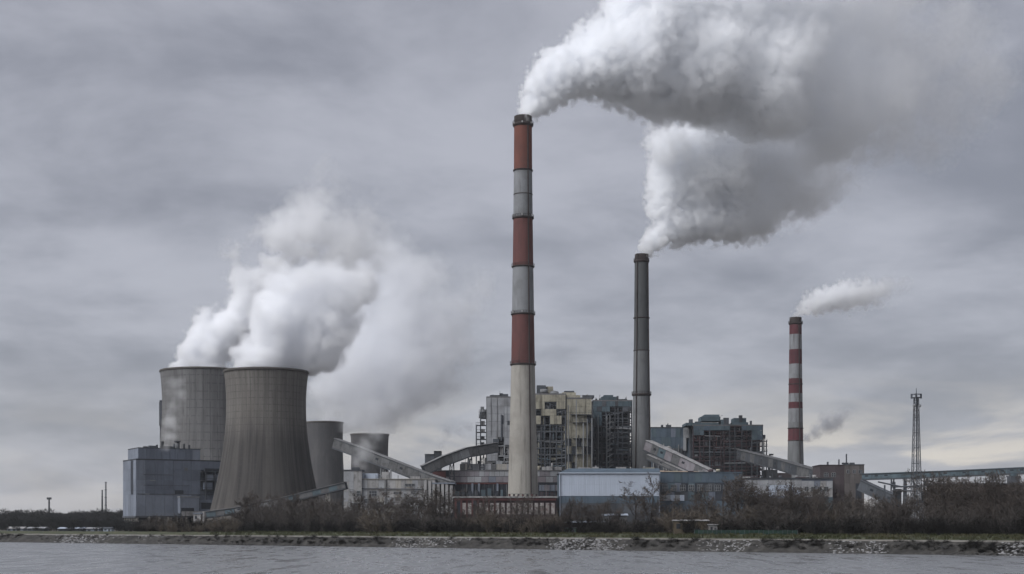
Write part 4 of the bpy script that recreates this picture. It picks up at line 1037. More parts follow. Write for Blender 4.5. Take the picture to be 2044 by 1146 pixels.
def grow(r, trunk, crown, p, d, L, R, lv, P_):
    n = (6, 4, 3, 2, 2)[lv]; pts = [p]; dd = d.copy()
    for i in range(n):
        dd = (dd + rdir(r) * P_['wob'][lv] + Vector((0, 0, P_['up'][lv]))).normalized()
        pts.append(pts[-1] + dd * (L / n))
    end = 0.25 if lv < 2 else 0.4
    rad = [R * (1 - (1 - end) * i / n) for i in range(n + 1)]
    if lv <= 1: trunk.tube(pts, rad, (6, 4)[lv])
    elif lv == 2: crown.tube(pts, rad, 3)
    else: crown.ribbon(pts, max(R, P_['tw']), rdir(r))
    if lv >= P_['levels']: return
    m = P_['kids'][lv]
    for c in range(m):
        f = P_['from'][lv] + (1.0 - P_['from'][lv]) * (c + r.random() * 0.9) / m
        x = min(f, 0.999) * n; i = int(x); q = pts[i].lerp(pts[i + 1], x - i)
        ax = (pts[i + 1] - pts[i]).normalized()
        sp = P_['spread'][lv] * r.uniform(0.75, 1.25)
        side = ax.cross(rdir(r)).normalized()
        nd = (ax * math.cos(sp) + side * math.sin(sp)).normalized()
        grow(r, trunk, crown, q, nd, L * P_['len'][lv] * r.uniform(0.7, 1.15) * (1.1 - 0.45 * f), rad[i] * 0.62, lv + 1, P_)

TREE_KINDS = {
    'spreading': dict(levels=4, kids=(11, 7, 6, 5), spread=(0.85, 0.75, 0.7, 0.7), len=(0.62, 0.55, 0.52, 0.55), wob=(0.10, 0.20, 0.3, 0.3, 0.3), up=(0.05, 0.10, 0.06, 0.03, 0), **{'from': (0.22, 0.25, 0.2, 0.15)}, tw=0.050),
    'upright': dict(levels=4, kids=(14, 6, 6, 5), spread=(0.5, 0.5, 0.6, 0.7), len=(0.50, 0.5, 0.5, 0.55), wob=(0.05, 0.13, 0.25, 0.3, 0.3), up=(0.1, 0.22, 0.12, 0.05, 0), **{'from': (0.15, 0.2, 0.2, 0.15)}, tw=0.050),
    'forked': dict(levels=4, kids=(8, 8, 6, 6), spread=(0.6, 0.65, 0.7, 0.8), len=(0.78, 0.5, 0.52, 0.5), wob=(0.14, 0.18, 0.3, 0.3, 0.3), up=(0.04, 0.12, 0.06, 0.0, 0), **{'from': (0.12, 0.25, 0.2, 0.15)}, tw=0.050),
}
def bark(name, c1, c2):
    return mat(name, c1, c2, blotch=0.7, streak=0.4, bscale=0.9, var=0.22, rough=0.95, spec=0.1)
BARKS = [bark('brown_bark', (0.060, 0.050, 0.044), (0.032, 0.028, 0.026)), bark('grey_bark', (0.095, 0.086, 0.078), (0.05, 0.045, 0.042)), bark('pale_bark', (0.26, 0.25, 0.235), (0.10, 0.092, 0.085))]
TWIGS = [bark('brown_twigs', (0.092, 0.078, 0.069), (0.045, 0.038, 0.035)), bark('grey_twigs', (0.135, 0.12, 0.108), (0.075, 0.066, 0.06)), bark('tan_twigs', (0.125, 0.104, 0.086), (0.065, 0.055, 0.048))]

def to_mesh(name, g, m):
    me = bpy.data.meshes.new(name); me.from_pydata(g.v, [], g.f); me.update(); me.materials.append(m)
    return me

PROTO = []
def make_protos():
    k = 0
    for kind in ('spreading', 'upright', 'forked'):
        for v in range(3):
            r = random.Random(100 + k * 7); tr, cr = Geo(), Geo()
            H = 14.0
            grow(r, tr, cr, Vector((0, 0, -0.3)), Vector((r.uniform(-.06, .06), r.uniform(-.06, .06), 1)).normalized(), H * (0.82 if kind != 'forked' else 0.55), 0.24, 0, TREE_KINDS[kind])
            top = max(max(q.z for q in cr.v), 1)
            b = (k * 2 + v) % 3
            PROTO.append((to_mesh('trunk', tr, BARKS[b]), to_mesh('crown', cr, TWIGS[b]), top))
            k += 1
make_protos()

ORD = ['first', 'second', 'third', 'fourth', 'fifth', 'sixth', 'seventh', 'eighth', 'ninth', 'tenth', 'eleventh', 'twelfth', 'thirteenth', 'fourteenth', 'fifteenth', 'sixteenth', 'seventeenth', 'eighteenth']
def plant_tree(px, t, top_py, label, proto, rnd, group):
    q = bank_pt(px, t); h = CAMH + (HY - top_py) / F * q.y - q.z
    tm, cm, top = PROTO[proto]
    e = bpy.data.objects.new('bare_tree', None); COL.objects.link(e); e.empty_display_size = 1
    s = max(0.35, 1.10 * h / top); e.location = q; e.rotation_euler = (0, 0, rnd.uniform(0, 6.28)); w = rnd.uniform(1.0, 1.45)
    e.scale = (s * w, s * w, s)
    tag(e, label, 'tree', group)
    for nm, me in (('trunk', tm), ('crown', cm)):
        o = bpy.data.objects.new(nm, me); COL.objects.link(o); o.parent = e

def build_trees():
    rnd = random.Random(77)
    zones = [ # px0, px1, count, top rows, inland offset, where
        (290, 455, 9, (1026, 1044), (20, 60), 'along the bank below the clad building'),
        (470, 690, 14, (984, 1008), (36, 85), 'before the foot of the large brown cooling tower'),
        (705, 895, 15, (975, 1008), (34, 80), 'before the white concrete workshop'),
        (905, 1105, 14, (990, 1028), (26, 65), 'before the dull red building'),
        (1120, 1240, 10, (985, 1020), (24, 70), 'below the left half of the white warehouse'),
        (1330, 1425, 7, (984, 1012), (34, 90), 'before the faded blue shed'),
        (1515, 1640, 14, (964, 992), (28, 80), 'before the low shed with white upper panels'),
        (1655, 1815, 16, (984, 1008), (28, 70), 'between the brown block and the lattice mast'),
        (1850, 2044, 18, (945, 980), (36, 85), 'right of the lattice mast'),
    ]
    for (a, b, n, tops, offs, where) in zones:
        for i in range(n):
            px = a + (b - a) * (i + rnd.uniform(0.25, 0.75)) / n
            plant_tree(px, rnd.uniform(*offs), rnd.uniform(*tops), '%s bare tree from the left %s' % (ORD[i], where), rnd.randrange(9), rnd, 'bare trees along the river bank')
    for (px, t, top, pr, lab) in (
            (1268, 48, 968, 2, 'slim bare tree against the right end of the white warehouse'),
            (1297, 46, 952, 7, 'bushy bare tree covering the right corner of the white warehouse'),
            (1449, 40, 952, 1, 'tall dark bare tree before the right end of the blue shed'),
            (1474, 36, 958, 6, 'broad dark bare tree between the blue shed and the white panelled shed'),
            (1496, 44, 966, 4, 'narrow bare tree before the left corner of the white panelled shed')):
        plant_tree(px, t, top, lab, pr, rnd, 'bare trees along the river bank')
build_trees()

def np_mesh(g):
    v = np.array([tuple(q) for q in g.v], dtype=np.float64)
    f = np.array([q for q in g.f], dtype=np.int64)
    return v, f
def scatter(name, protos, spots, m, label, cat):
    """spots: (x, y, z, scale xy, scale z, spin, proto): all copies in one mesh"""
    V, Fc, n0 = [], [], 0
    for (x, y, z, sx, sz, a, k) in spots:
        v, f = protos[k]
        c, s = math.cos(a), math.sin(a)
        w = np.empty_like(v); w[:, 0] = (v[:, 0] * c - v[:, 1] * s) * sx + x; w[:, 1] = (v[:, 0] * s + v[:, 1] * c) * sx + y; w[:, 2] = v[:, 2] * sz + z
        V.append(w); Fc.append(f + n0); n0 += len(v)
    V = np.concatenate(V); Fc = np.concatenate(Fc)
    me = bpy.data.meshes.new(name); k = Fc.shape[1]
    me.vertices.add(len(V)); me.vertices.foreach_set('co', V.ravel())
    me.loops.add(Fc.size); me.loops.foreach_set('vertex_index', Fc.ravel().astype(np.int32))
    me.polygons.add(len(Fc)); me.polygons.foreach_set('loop_start', np.arange(0, Fc.size, k, dtype=np.int32))
    me.update(calc_edges=True); me.validate()
    if m: me.materials.append(m)
    o = bpy.data.objects.new(name, me); COL.objects.link(o); tag(o, label, cat, None, 'stuff')
    return o

def build_scrub():
    rnd = random.Random(55)
    pr = []
    PS = dict(levels=4, kids=(0, 7, 6, 5), spread=(0, 0.55, 0.6, 0.7), len=(0, 0.55, 0.55, 0.6), wob=(0, 0.16, 0.25, 0.3, 0.3), up=(0, 0.10, 0.05, 0.0, 0), **{'from': (0, 0.1, 0.1, 0.1)}, tw=0.035)
    for k in range(5):                        # a bush: several stems from one root
        r = random.Random(900 + k); g = Geo(); g2 = Geo()
        for s in range(9):
            a = 6.283 * s / 9 + r.uniform(-.4, .4); t = r.uniform(0.15, 0.75)
            d = Vector((math.cos(a) * math.sin(t), math.sin(a) * math.sin(t), math.cos(t)))
            ps = dict(PS); ps['levels'] = 3
            grow(r, g2, g, Vector((r.uniform(-.4, .4), r.uniform(-.4, .4), -0.2)), d, r.uniform(2.4, 3.9), 0.05, 1, ps)
        n0 = len(g.v); g.v += g2.v; g.f += [tuple(i + n0 for i in f) for f in g2.f]
        pr.append(np_mesh(g))
    scrubm = bark('scrub_twigs', (0.078, 0.069, 0.063), (0.030, 0.027, 0.026))
    darkm = bark('dark_scrub_twigs', (0.024, 0.022, 0.020), (0.012, 0.011, 0.011))  # on the undergrowth this colour carries shade; the brambles are simply dark
    def belt(n, px0, px1, t0, t1, h0, h1, dens=None):
        out = []
        for _ in range(n):
            px = rnd.uniform(px0, px1); t = rnd.uniform(t0, t1); q = bank_pt(px, t); h = rnd.uniform(h0, h1) / 3.6
            out.append((q.x, q.y, q.z - 0.1, h * rnd.uniform(0.9, 1.5), h, rnd.uniform(0, 6.28), rnd.randrange(5)))
        return out
    sp = belt(130, 270, 470, 20, 60, 2.5, 6) + belt(170, 700, 1110, 24, 75, 2.5, 8) + belt(95, 1110, 1330, 26, 80, 2.5, 7) + belt(95, 1330, 1500, 26, 80, 3, 8) \
        + belt(150, 1480, 1830, 26, 80, 2.5, 9) + belt(150, 1850, 2100, 34, 80, 2.5, 8)
    # kinds keep to their own clumps, and the belt swells and thins along the bank
    kinds = {0: [], 1: [], 2: []}
    for (x, y, z, sx, sz, a, k) in sp:
        u = mnoise.noise((x / 26.0, y / 26.0, 2.3)); w = mnoise.noise((x / 17.0, y / 17.0, 8.1))
        if w < -0.28: continue
        f = 0.72 + 0.75 * max(0.0, w + 0.25)
        kinds[0 if u < -0.06 else (1 if u < 0.16 else 2)].append((x, y, z, sx * f, sz * f, a, k))
    greym = bark('grey_scrub_twigs', (0.098, 0.088, 0.080), (0.05, 0.045, 0.042)); ochm = bark('ochre_scrub_twigs', (0.105, 0.088, 0.070), (0.045, 0.038, 0.033))
    scatter('riverside_scrub', pr, kinds[0], scrubm, 'dark brown leafless scrub in clumps along the whole river bank', 'scrub')
    scatter('grey_scrub', pr, kinds[1], greym, 'greyish leafless bushes standing between the brown scrub on the bank', 'scrub')
    scatter('ochre_scrub', pr, kinds[2], ochm, 'tan brown leafless bushes in patches along the bank', 'scrub')
    hump = []
    for _ in range(230):
        px = rnd.uniform(455, 705); t = rnd.uniform(30, 90); q = bank_pt(px, t)
        f = max(0.15, 1 - abs((px - 600) / 150.0) ** 2.2)
        h = (4 + 10.5 * f) * rnd.uniform(0.55, 1.0) / 3.6
        hump.append((q.x, q.y, q.z - 0.1, h * rnd.uniform(0.5, 0.85), h, rnd.uniform(0, 6.28), rnd.randrange(5)))
    scatter('sapling_thicket', pr, hump, scrubm, 'dense brown thicket of saplings heaped before the large brown cooling tower', 'thicket')
    low = belt(820, 260, 2100, 24, 46, 1.8, 5.4)  # bushes coloured near black to put shade under the trees
    scatter('shade_undergrowth', pr, low, darkm, 'near black low undergrowth standing for shade at the foot of the bank trees', 'undergrowth')
    # brambles on the slope between the stone patches
    br = []
    for _ in range(900):
        px = rnd.uniform(0, 2100)
        if any(a < px < b for a, b in STONE) and rnd.random() < 0.72: continue
        t = rnd.uniform(1.6, 6.2); q = bank_pt(px, t); h = rnd.uniform(0.5, 1.3) / 3.6
        br.append((q.x, q.y, gh(t) - 0.15, h * 2.4, h, rnd.uniform(0, 6.28), rnd.randrange(5)))
    scatter('slope_brambles', pr, br, darkm, 'dark brambles and dead weeds covering the river bank slope', 'brambles')
    # grass tufts
    g = Geo(); r = random.Random(4)
    for i in range(9):
        a = r.uniform(0, 6.28); d = Vector((math.cos(a), math.sin(a), 0)); b = Vector((r.uniform(-.4, .4), r.uniform(-.4, .4), 0))
        g.ribbon([b, b + d * 0.12 + Vector((0, 0, .35)), b + d * 0.35 + Vector((0, 0, .6))], 0.06, d.cross(Vector((0, 0, 1))))
    gp = [np_mesh(g)]
    gs = []
    for _ in range(5200):
        px = rnd.uniform(420, 2120); t = rnd.uniform(9.9, 34); q = bank_pt(px, t); h = rnd.uniform(0.5, 1.25)
        gs.append((q.x, q.y, q.z - 0.03, h * 1.3, h, rnd.uniform(0, 6.28), 0))
    gm = mat('grass_blades', (0.050, 0.056, 0.024), (0.085, 0.076, 0.042), blotch=0.9, streak=0.0, bscale=0.08, var=0.1)
    scatter('grass', gp, gs, gm, 'rough green and straw coloured grass on the verge above the bank', 'grass')
    # far wood on the left shore
    fw = []
    for _ in range(800):
        px = rnd.uniform(-80, 330); D = rnd.uniform(1250, 2300); h = rnd.uniform(13, 21) * (0.85 + 0.15 * D / 2300) / 3.6
        q = P(px, HY, D); fw.append((q.x, D, GZ - 0.2, h * 1.25, h, rnd.uniform(0, 6.28), rnd.randrange(5)))
    for _ in range(150):
        px = rnd.uniform(330, 2150); D = rnd.uniform(1500, 2100); h = rnd.uniform(10, 15) / 3.6
        q = P(px, HY, D); fw.append((q.x, D, GZ - 0.2, h * 1.3, h, rnd.uniform(0, 6.28), rnd.randrange(5)))
    fwm = bark('far_wood_twigs', (0.034, 0.035, 0.034), (0.018, 0.020, 0.021))  # haze put into the colour: darker and cooler than the near twigs
    pr2 = []
    for k in range(5):                         # coarser sprays stand for whole boughs at that distance
        g = Geo(); r = random.Random(300 + k)
        for i in range(420):
            u = rdir(r); rr = r.random() ** 0.4
            c = Vector((u.x * 1.15 * rr, u.y * 1.15 * rr, 2.1 + u.z * 1.5 * rr))
            d = (u + rdir(r) * 0.6 + Vector((0, 0, 0.4))).normalized() * r.uniform(0.2, 0.45)
            g.ribbon([c - d * 0.5, c, c + d * 0.5], 0.045, d.cross(rdir(r)).normalized())
        for i in range(3):
            g.ribbon([Vector((r.uniform(-.2, .2), 0, 0)), Vector((r.uniform(-.3, .3), 0, 1.2)), Vector((r.uniform(-.5, .5), 0, 2.8))], 0.07, Vector((1, 0, 0)))
        pr2.append(np_mesh(g))
    scatter('far_wood', pr2, fw, fwm, 'hazy dark wood along the far left shore', 'wood')
    near = []
    for _ in range(260):
        px = rnd.uniform(-20, 300); t = rnd.uniform(30, 190); q = bank_pt(px, t); h = rnd.uniform(2, 5 + t / 30) / 3.6
        near.append((q.x, q.y, q.z - 0.1, h * 1.3, h, rnd.uniform(0, 6.28), rnd.randrange(5)))
    scatter('shore_bushes', pr2, near, fwm, 'dark bushes among the low sheds on the left shore', 'bushes')

STONE = [(95, 335), (775, 945), (1088, 1258), (1392, 1522), (1655, 1775), (1985, 2100)]
def build_stones():
    rnd = random.Random(66); pr = []
    for k in range(6):
        bm = bmesh.new(); bmesh.ops.create_icosphere(bm, subdivisions=1, radius=0.5)
        r = random.Random(k)
        for v in bm.verts: v.co *= r.uniform(0.7, 1.25); v.co.z *= 0.6
        bm.verts.ensure_lookup_table()
        pr.append((np.array([tuple(v.co) for v in bm.verts]), np.array([[v.index for v in f.verts] for f in bm.faces]))); bm.free()
    st = []
    for a, b in STONE:
        sa, sb = bank_s(a), bank_s(b); ln = abs(sb - sa)
        for _ in range(int(ln * 13)):
            f = rnd.random(); px = a + (b - a) * f; edge = min(f, 1 - f) * 2
            t = rnd.uniform(0.0, 6.2)
            if edge < 0.25 and rnd.random() > edge * 3.5: continue
            q = bank_pt(px, t); s = rnd.uniform(0.35, 1.1)
            st.append((q.x, q.y, gh(t) + 0.05, s, s, rnd.uniform(0, 6.28), rnd.randrange(6)))
    sm = mat('pale_riprap_stone', (0.27, 0.268, 0.27), (0.09, 0.088, 0.087), blotch=0.8, streak=0.0, bscale=0.9, var=0.1)
    scatter('riprap_stones', pr, st, sm, 'patches of pale riprap stone on the river bank slope', 'stones')
    wet = []
    for _ in range(3200):
        px = rnd.uniform(-20, 2110); t = rnd.uniform(-0.6, 1.3); q = bank_pt(px, max(t, 0)); b = BN * t
        s = rnd.uniform(0.3, 0.9); wet.append((q.x, q.y, max(0, gh(max(t, 0))) - 0.05, s, s, rnd.uniform(0, 6.28), rnd.randrange(6)))
    wm = mat('wet_edge_stone', (0.07, 0.068, 0.066), (0.03, 0.029, 0.028), blotch=0.8, streak=0.0, bscale=0.6)
    scatter('water_edge_stones', pr, wet, wm, 'dark wet stones along the water edge', 'stones')
build_stones(); build_scrub()

# ---- small buildings and fittings on the bank
def small_shed(name, label, px0, px1, top, t, wall, roof, depth=6.0, pitch=0.6, cat='shed', door=True, over=0.4):
    q = bank_pt((px0 + px1) / 2, t)
    s = Thing(name, label, cat, (px0 + px1) / 2, q.y, z=q.z - 0.2)
    x0, x1 = s.lx(px0), s.lx(px1); h = max(1.8, s.lz(top) - pitch)
    s.box('wall', x0, x1, 0, depth, 0, h, wall)
    v = [(x0 - over, -over, h), (x1 + over, -over, h), (x1 + over, depth + over, h), (x0 - over, depth + over, h), (x0 - over, depth / 2, h + pitch), (x1 + over, depth / 2, h + pitch),
         (x0 - over, -over, h + .15), (x1 + over, -over, h + .15)]
    mesh_obj('roof', v, [(6, 7, 5, 4), (2, 3, 4, 5), (0, 1, 7, 6), (0, 3, 2, 1), (0, 6, 4, 3), (1, 2, 5, 7)], roof, s.o)
    w = x1 - x0
    if door:
        d = s.box('door', x0 + w * 0.62, x0 + w * 0.62 + min(1.6, w * .25), -0.08, -0.004, 0.2, min(h - .3, 2.3), M_STEEL)
        s.box('handle', x0 + w * 0.62 + 0.1, x0 + w * 0.62 + 0.2, -0.16, -0.085, 1.1, 1.4, M_STEELL, d)
    n = max(1, int(w / 4))
    for i in range(n):
        a = x0 + w * (i + 0.2) / n * 0.6
        s.box('window', a, a + min(1.3, w / n * 0.3), -0.07, -0.004, h * 0.45, h * 0.8, M_GLASS)
    return s

def build_small():
    rnd = random.Random(88)
    straw = mat('straw_wall', (0.14, 0.115, 0.08), (0.06, 0.05, 0.04), blotch=0.7)
    pale = M_CONCW
    small_shed('garden_shed', 'straw coloured shed under a pale flat roof near the green fence', 1346, 1414, 1037, 27, straw, pale, 7, 0.5)
    small_shed('lean_to', 'small pale lean-to with dark door right of the straw coloured shed', 1416, 1432, 1046, 26, pale, pale, 4, 0.3)
    small_shed('long_shed', 'long low shed with thin white roof below the white warehouse', 1128, 1206, 1040, 44, M_STEEL, M_CLADW, 7, 0.6)
    small_shed('green_container', 'small faded green hut at the left end of the long low shed', 1124, 1150, 1053, 28, mat('faded_green', (0.10, 0.16, 0.13), (0.06, 0.09, 0.075)), M_STEEL, 3, 0.2, 'hut')
    small_shed('white_hut', 'white roofed hut half hidden by scrub below the white warehouse', 1204, 1252, 1025, 60, M_STEELL, M_CLADW, 6, 0.8, 'hut')
    small_shed('shore_shed', 'pale shed at the left edge on the far shore', 14, 46, 1054, 40, M_CLADG2, M_CONCW, 8, 1.0)
    small_shed('shore_shed', 'low dark shed with a pale roof line on the left shore', 54, 88, 1058, 34, M_STEEL, M_CLADA, 8, 0.8)
    small_shed('shore_shed', 'long dark shed with bright roof edge on the left shore', 116, 164, 1054, 46, M_STEEL, M_CLADW, 9, 0.8)
    small_shed('shore_shed', 'small grey shed beside the clad building on the left shore', 172, 198, 1058, 38, M_CLADG2, M_CLADA, 6, 0.8)
    small_shed('shore_shed', 'tiny white walled shed close left of the clad building', 206, 222, 1055, 30, M_CLADW, M_STEEL, 5, 0.6)
    # pump house tower in front of the clad building's annexe
    q = bank_pt(394, 52); s = Thing('pump_house', 'narrow white pump house rising from scrub left of the brown cooling tower', 'pump house', 394, q.y)
    s.pbox('wall', 386, 402, 1026, 1064, 0, 4, M_CONCW); s.pbox('roof', 385, 403, 1023.5, 1025.9, -0.4, 4.4, M_CLADG2)
    s.pbox('window', 389, 393, 1030, 1036, -0.08, -0.004, M_GLASS); s.pbox('door', 395, 399, 1046, 1062, -0.08, -0.004, M_STEEL); s.pbox('pier', 404, 408, 1021, 1064, 0, 1.5, M_CONCW)
    # green fence
    q0, q1 = bank_pt(1386, 23), bank_pt(1592, 23)
    f = bpy.data.objects.new('green_fence', None); COL.objects.link(f); f.location = q0; tag(f, 'long low dark green sheet fence on the verge right of centre', 'fence')
    gm = mat('dark_green_sheet', (0.016, 0.034, 0.027), (0.011, 0.02, 0.016), streak=0.5)
    d = q1 - q0; n = 22; ang = math.atan2(d.y, d.x); R = Matrix.Rotation(ang, 3, 'Z').to_quaternion()
    for i in range(n + 1):
        c = d * (i / n)
        for nm, me, off, sc in (('fence_post', unit('box', M_STEEL), Vector((0, 0, 0.75)), (0.12, 0.12, 1.7)),):
            o = bpy.data.objects.new(nm, me); COL.objects.link(o); o.parent = f; o.location = c + off; o.scale = sc
        if i < n:
            o = bpy.data.objects.new('fence_panel', unit('box', gm)); COL.objects.link(o); o.parent = f
            o.location = d * ((i + 0.5) / n) + Vector((0, 0, 0.75)); o.rotation_mode = 'QUATERNION'; o.rotation_quaternion = R; o.scale = (d.length / n - 0.16, 0.05, 1.35)
    # low white wall on the right
    q = bank_pt(1905, 40); s = Thing('low_white_wall', 'low whitewashed wall under the trees right of the lattice mast', 'wall', 1905, q.y, z=q.z - 0.3)
    for i in range(8): s.pbox('wall_panel', 1858 + i * 12, 1869.4 + i * 12, 1049, 1064, 0, 0.4, M_CLADW if i % 3 else M_CLADA)
    for i in range(9): s.pbox('wall_pier', 1856.8 + i * 12, 1858 + i * 12, 1047, 1064, -0.15, 0.55, M_CONC)
    q = bank_pt(1832, 36); s = Thing('mast_cabin', 'grey equipment cabin at the foot of the lattice mast', 'cabin', 1830, 447, z=GZ)
    s.pbox('wall', 1818, 1842, 1046, 1064, 0, 3, M_STEELL); s.pbox('roof', 1816, 1844, 1043.6, 1045.9, -0.4, 3.4, M_CONCW); s.pbox('door', 1822, 1827, 1049, 1062, -0.08, -0.004, M_STEEL); s.pbox('vent', 1832, 1838, 1049, 1053, -0.08, -0.004, M_DARK)
    # far shore masts
    for px, top, D, w, lab, nm in ((98, 993, 1900, 3.2, 'short distant tower above the far left wood', 'far_tower'), (204, 978, 1750, 2.6, 'banded distant lattice stack left of the clad building', 'far_stack'), (211, 962, 1750, 3.0, 'taller pale distant stack next to the banded one', 'far_stack')):
        s = Thing(nm, lab, 'stack' if nm == 'far_stack' else 'tower', px, D); z = s.lz(top); n = 6
        for i in range(n):
            a, b = z * i / n, z * (i + 1) / n; r0 = w * (1 - 0.4 * i / n)
            s.pipe('shaft_section', (0, 0, a), (0, 0, b - 0.2), r0, (M_STEEL if px != 211 else M_STEELL)); s.pipe('collar', (0, 0, b - 0.6), (0, 0, b), r0 * 1.25, M_STEEL)
        if nm == 'far_tower': s.box('cabin', -2.6, 2.6, -2, 2, z * 0.93, z, M_STEEL); s.box('lower_house', 1.0, 6.0, -2, 2, 0, z * 0.5, M_STEEL)
build_small()

# ---- the air
def build_haze():
    v0, v1 = Vector((-3400, -50, -3)), Vector((3400, 2450, 420))
    v = [(x, y, z) for z in (v0.z, v1.z) for y in (v0.y, v1.y) for x in (v0.x, v1.x)]
    f = [(0, 2, 3, 1), (4, 5, 7, 6), (0, 1, 5, 4), (2, 6, 7, 3), (0, 4, 6, 2), (1, 3, 7, 5)]
    m = bpy.data.materials.new('haze'); m.use_nodes = True; nt = m.node_tree; nt.nodes.clear()
    o = nt.nodes.new('ShaderNodeOutputMaterial'); p = nt.nodes.new('ShaderNodeVolumePrincipled')
    p.inputs['Color'].default_value = (0.95, 0.97, 1.0, 1); p.inputs['Density'].default_value = HAZE
    nt.links.new(p.outputs[0], o.inputs['Volume'])
    ob = mesh_obj('haze', v, f, m); tag(ob, 'thin damp haze over the river and the plant', 'haze', None, 'stuff')
HAZE = 0.00004
build_haze()
# ------------------------------------------------------------------ smoke and steam: fields of density in the air
def volume_material(name, color, mult, aniso=0.0):
    m = bpy.data.materials.new(name); m.use_nodes = True
    nt = m.node_tree; nt.nodes.clear()
    o = nt.nodes.new('ShaderNodeOutputMaterial'); v = nt.nodes.new('ShaderNodeVolumePrincipled')
    v.inputs['Color'].default_value = (*color, 1)
    v.inputs['Anisotropy'].default_value = aniso
    v.inputs['Density'].default_value = mult
    v.inputs['Density Attribute'].default_value = 'density'
    nt.links.new(v.outputs[0], o.inputs['Volume'])
    return m

def make_plume(name, label, category, mouth, puffs, voxel, mat, group=None,
               soft=(1.0, 14.0), peak=(1.0, 0.12), reach=200.0, bump=(3.0, 12.0), cell=(6.0, 26.0),
               warp=(1.5, 10.0), blend=0.35, seed=0, pad=1.12, wisp=0.0, axis=None, grow=(0.5, 5.0)):
    """puffs: (point, radius) in world space; near values apply at the mouth, far values at `reach` metres from it"""
    rnd = random.Random(seed)
    pts = [((c - mouth), r * 1.12) for c, r in puffs]
    lo = Vector((min(c[i] - r * pad for c, r in pts) for i in range(3)))
    hi = Vector((max(c[i] + r * pad for c, r in pts) for i in range(3)))
    if axis is None: lo.z = max(lo.z, -1.0)
    vol = bpy.data.volumes.new(name)
    o = bpy.data.objects.new(name, vol); COL.objects.link(o); o.location = mouth
    o['label'] = label; o['category'] = category
    if group: o['group'] = group
    vol.materials.append(mat)
    ng = bpy.data.node_groups.new(name, 'GeometryNodeTree')
    ng.interface.new_socket('Geometry', in_out='INPUT', socket_type='NodeSocketGeometry')
    ng.interface.new_socket('Geometry', in_out='OUTPUT', socket_type='NodeSocketGeometry')
    N, L = ng.nodes, ng.links
    def put(sock, v):
        if isinstance(v, (int, float)): sock.default_value = v
        elif isinstance(v, (tuple, Vector)): sock.default_value = tuple(v)
        else: L.new(v, sock)
    def M(op, a, b=None, c=None, clamp=False):
        x = N.new('ShaderNodeMath'); x.operation = op; x.use_clamp = clamp
        for i, v in enumerate((a, b, c)):
            if v is not None: put(x.inputs[i], v)
        return x.outputs[0]
    def V(op, a, b=None, out=0, scale=None):
        x = N.new('ShaderNodeVectorMath'); x.operation = op
        put(x.inputs[0], a)
        if b is not None: put(x.inputs[1], b)
        if scale is not None: put(x.inputs['Scale'], scale)
        return x.outputs[out]
    def lerp(t, a, b): return M('MULTIPLY_ADD', t, b - a, a)
    def noise(vec, scale, detail=2.0, rough=0.5, out=0):
        x = N.new('ShaderNodeTexNoise'); put(x.inputs['Vector'], vec)
        x.inputs['Scale'].default_value = scale; x.inputs['Detail'].default_value = detail; x.inputs['Roughness'].default_value = rough
        return x.outputs[out]
    def voronoi(vec, scale, detail=0.0):
        x = N.new('ShaderNodeTexVoronoi'); x.feature = 'F1'; put(x.inputs['Vector'], vec)
        x.inputs['Scale'].default_value = scale; pass
        x.inputs['Detail'].default_value = detail; x.inputs['Roughness'].default_value = 0.5
        return x.outputs['Distance']
    pos = N.new('GeometryNodeInputPosition').outputs[0]
    off = V('ADD', pos, (seed * 37.1, seed * 11.3, seed * 23.9))
    dist = V('LENGTH', pos, out=1)
    t = M('DIVIDE', dist, reach, clamp=True)
    # turbulence bends the field
    w1 = V('SUBTRACT', noise(off, 1 / 38.0, 3.0, 0.55, 1), (0.5, 0.5, 0.5))
    p2 = V('ADD', pos, V('SCALE', w1, scale=lerp(t, warp[0] * 2, warp[1] * 2)))
    d = None
    for c, r in pts:
        di = M('SUBTRACT', V('DISTANCE', p2, c, out=1), r)
        d = di if d is None else M('SMOOTH_MIN', d, di, max(0.4, r * blend))
    # billows: rounded heads with creases between, larger further from the mouth
    offw = V('ADD', off, V('SCALE', w1, scale=lerp(t, 2.0, 12.0)))
    b_small = voronoi(offw, 1 / cell[0], 1.0)
    b_large = voronoi(offw, 1 / cell[1], 1.0)
    small = M('SUBTRACT', 0.36, M('POWER', b_small, 1.6))
    large = M('SUBTRACT', 0.36, M('POWER', b_large, 1.6))
    amp_s = lerp(t, bump[0], bump[0] * 1.5); amp_l = M('MULTIPLY', M('POWER', t, 0.7), bump[1])
    d = M('SUBTRACT', d, M('MULTIPLY', small, amp_s))
    d = M('SUBTRACT', d, M('MULTIPLY', large, amp_l))
    d = M('SUBTRACT', d, lerp(t, *grow))
    fine = M('SUBTRACT', noise(offw, 1 / 9.0, 5.0, 0.62), 0.5)
    d = M('ADD', d, M('MULTIPLY', fine, lerp(t, 1.2, 1.2 + 0.8 * soft[1])))
    body = M('DIVIDE', M('MULTIPLY', d, -1.0), lerp(t, *soft), clamp=True)
    body = M('POWER', body, 1.3)
    k = M('POWER', M('SUBTRACT', 1.0, t), 1.5)
    dens = M('MULTIPLY', body, M('MULTIPLY_ADD', k, peak[0] - peak[1], peak[1]))
    if wisp > 0:
        wn = N.new('ShaderNodeMapRange'); wn.interpolation_type = 'SMOOTHSTEP'
        put(wn.inputs[0], noise(offw, 1 / 30.0, 5.0, 0.6)); wn.inputs[1].default_value = 0.5 - 0.25 * (1.2 - wisp); wn.inputs[2].default_value = 0.62
        dens = M('MULTIPLY', dens, wn.outputs[0])
    dens = M('MULTIPLY', dens, M('GREATER_THAN', dens, 0.004))
    vc = N.new('GeometryNodeVolumeCube')
    put(vc.inputs['Density'], dens); put(vc.inputs['Min'], lo); put(vc.inputs['Max'], hi)
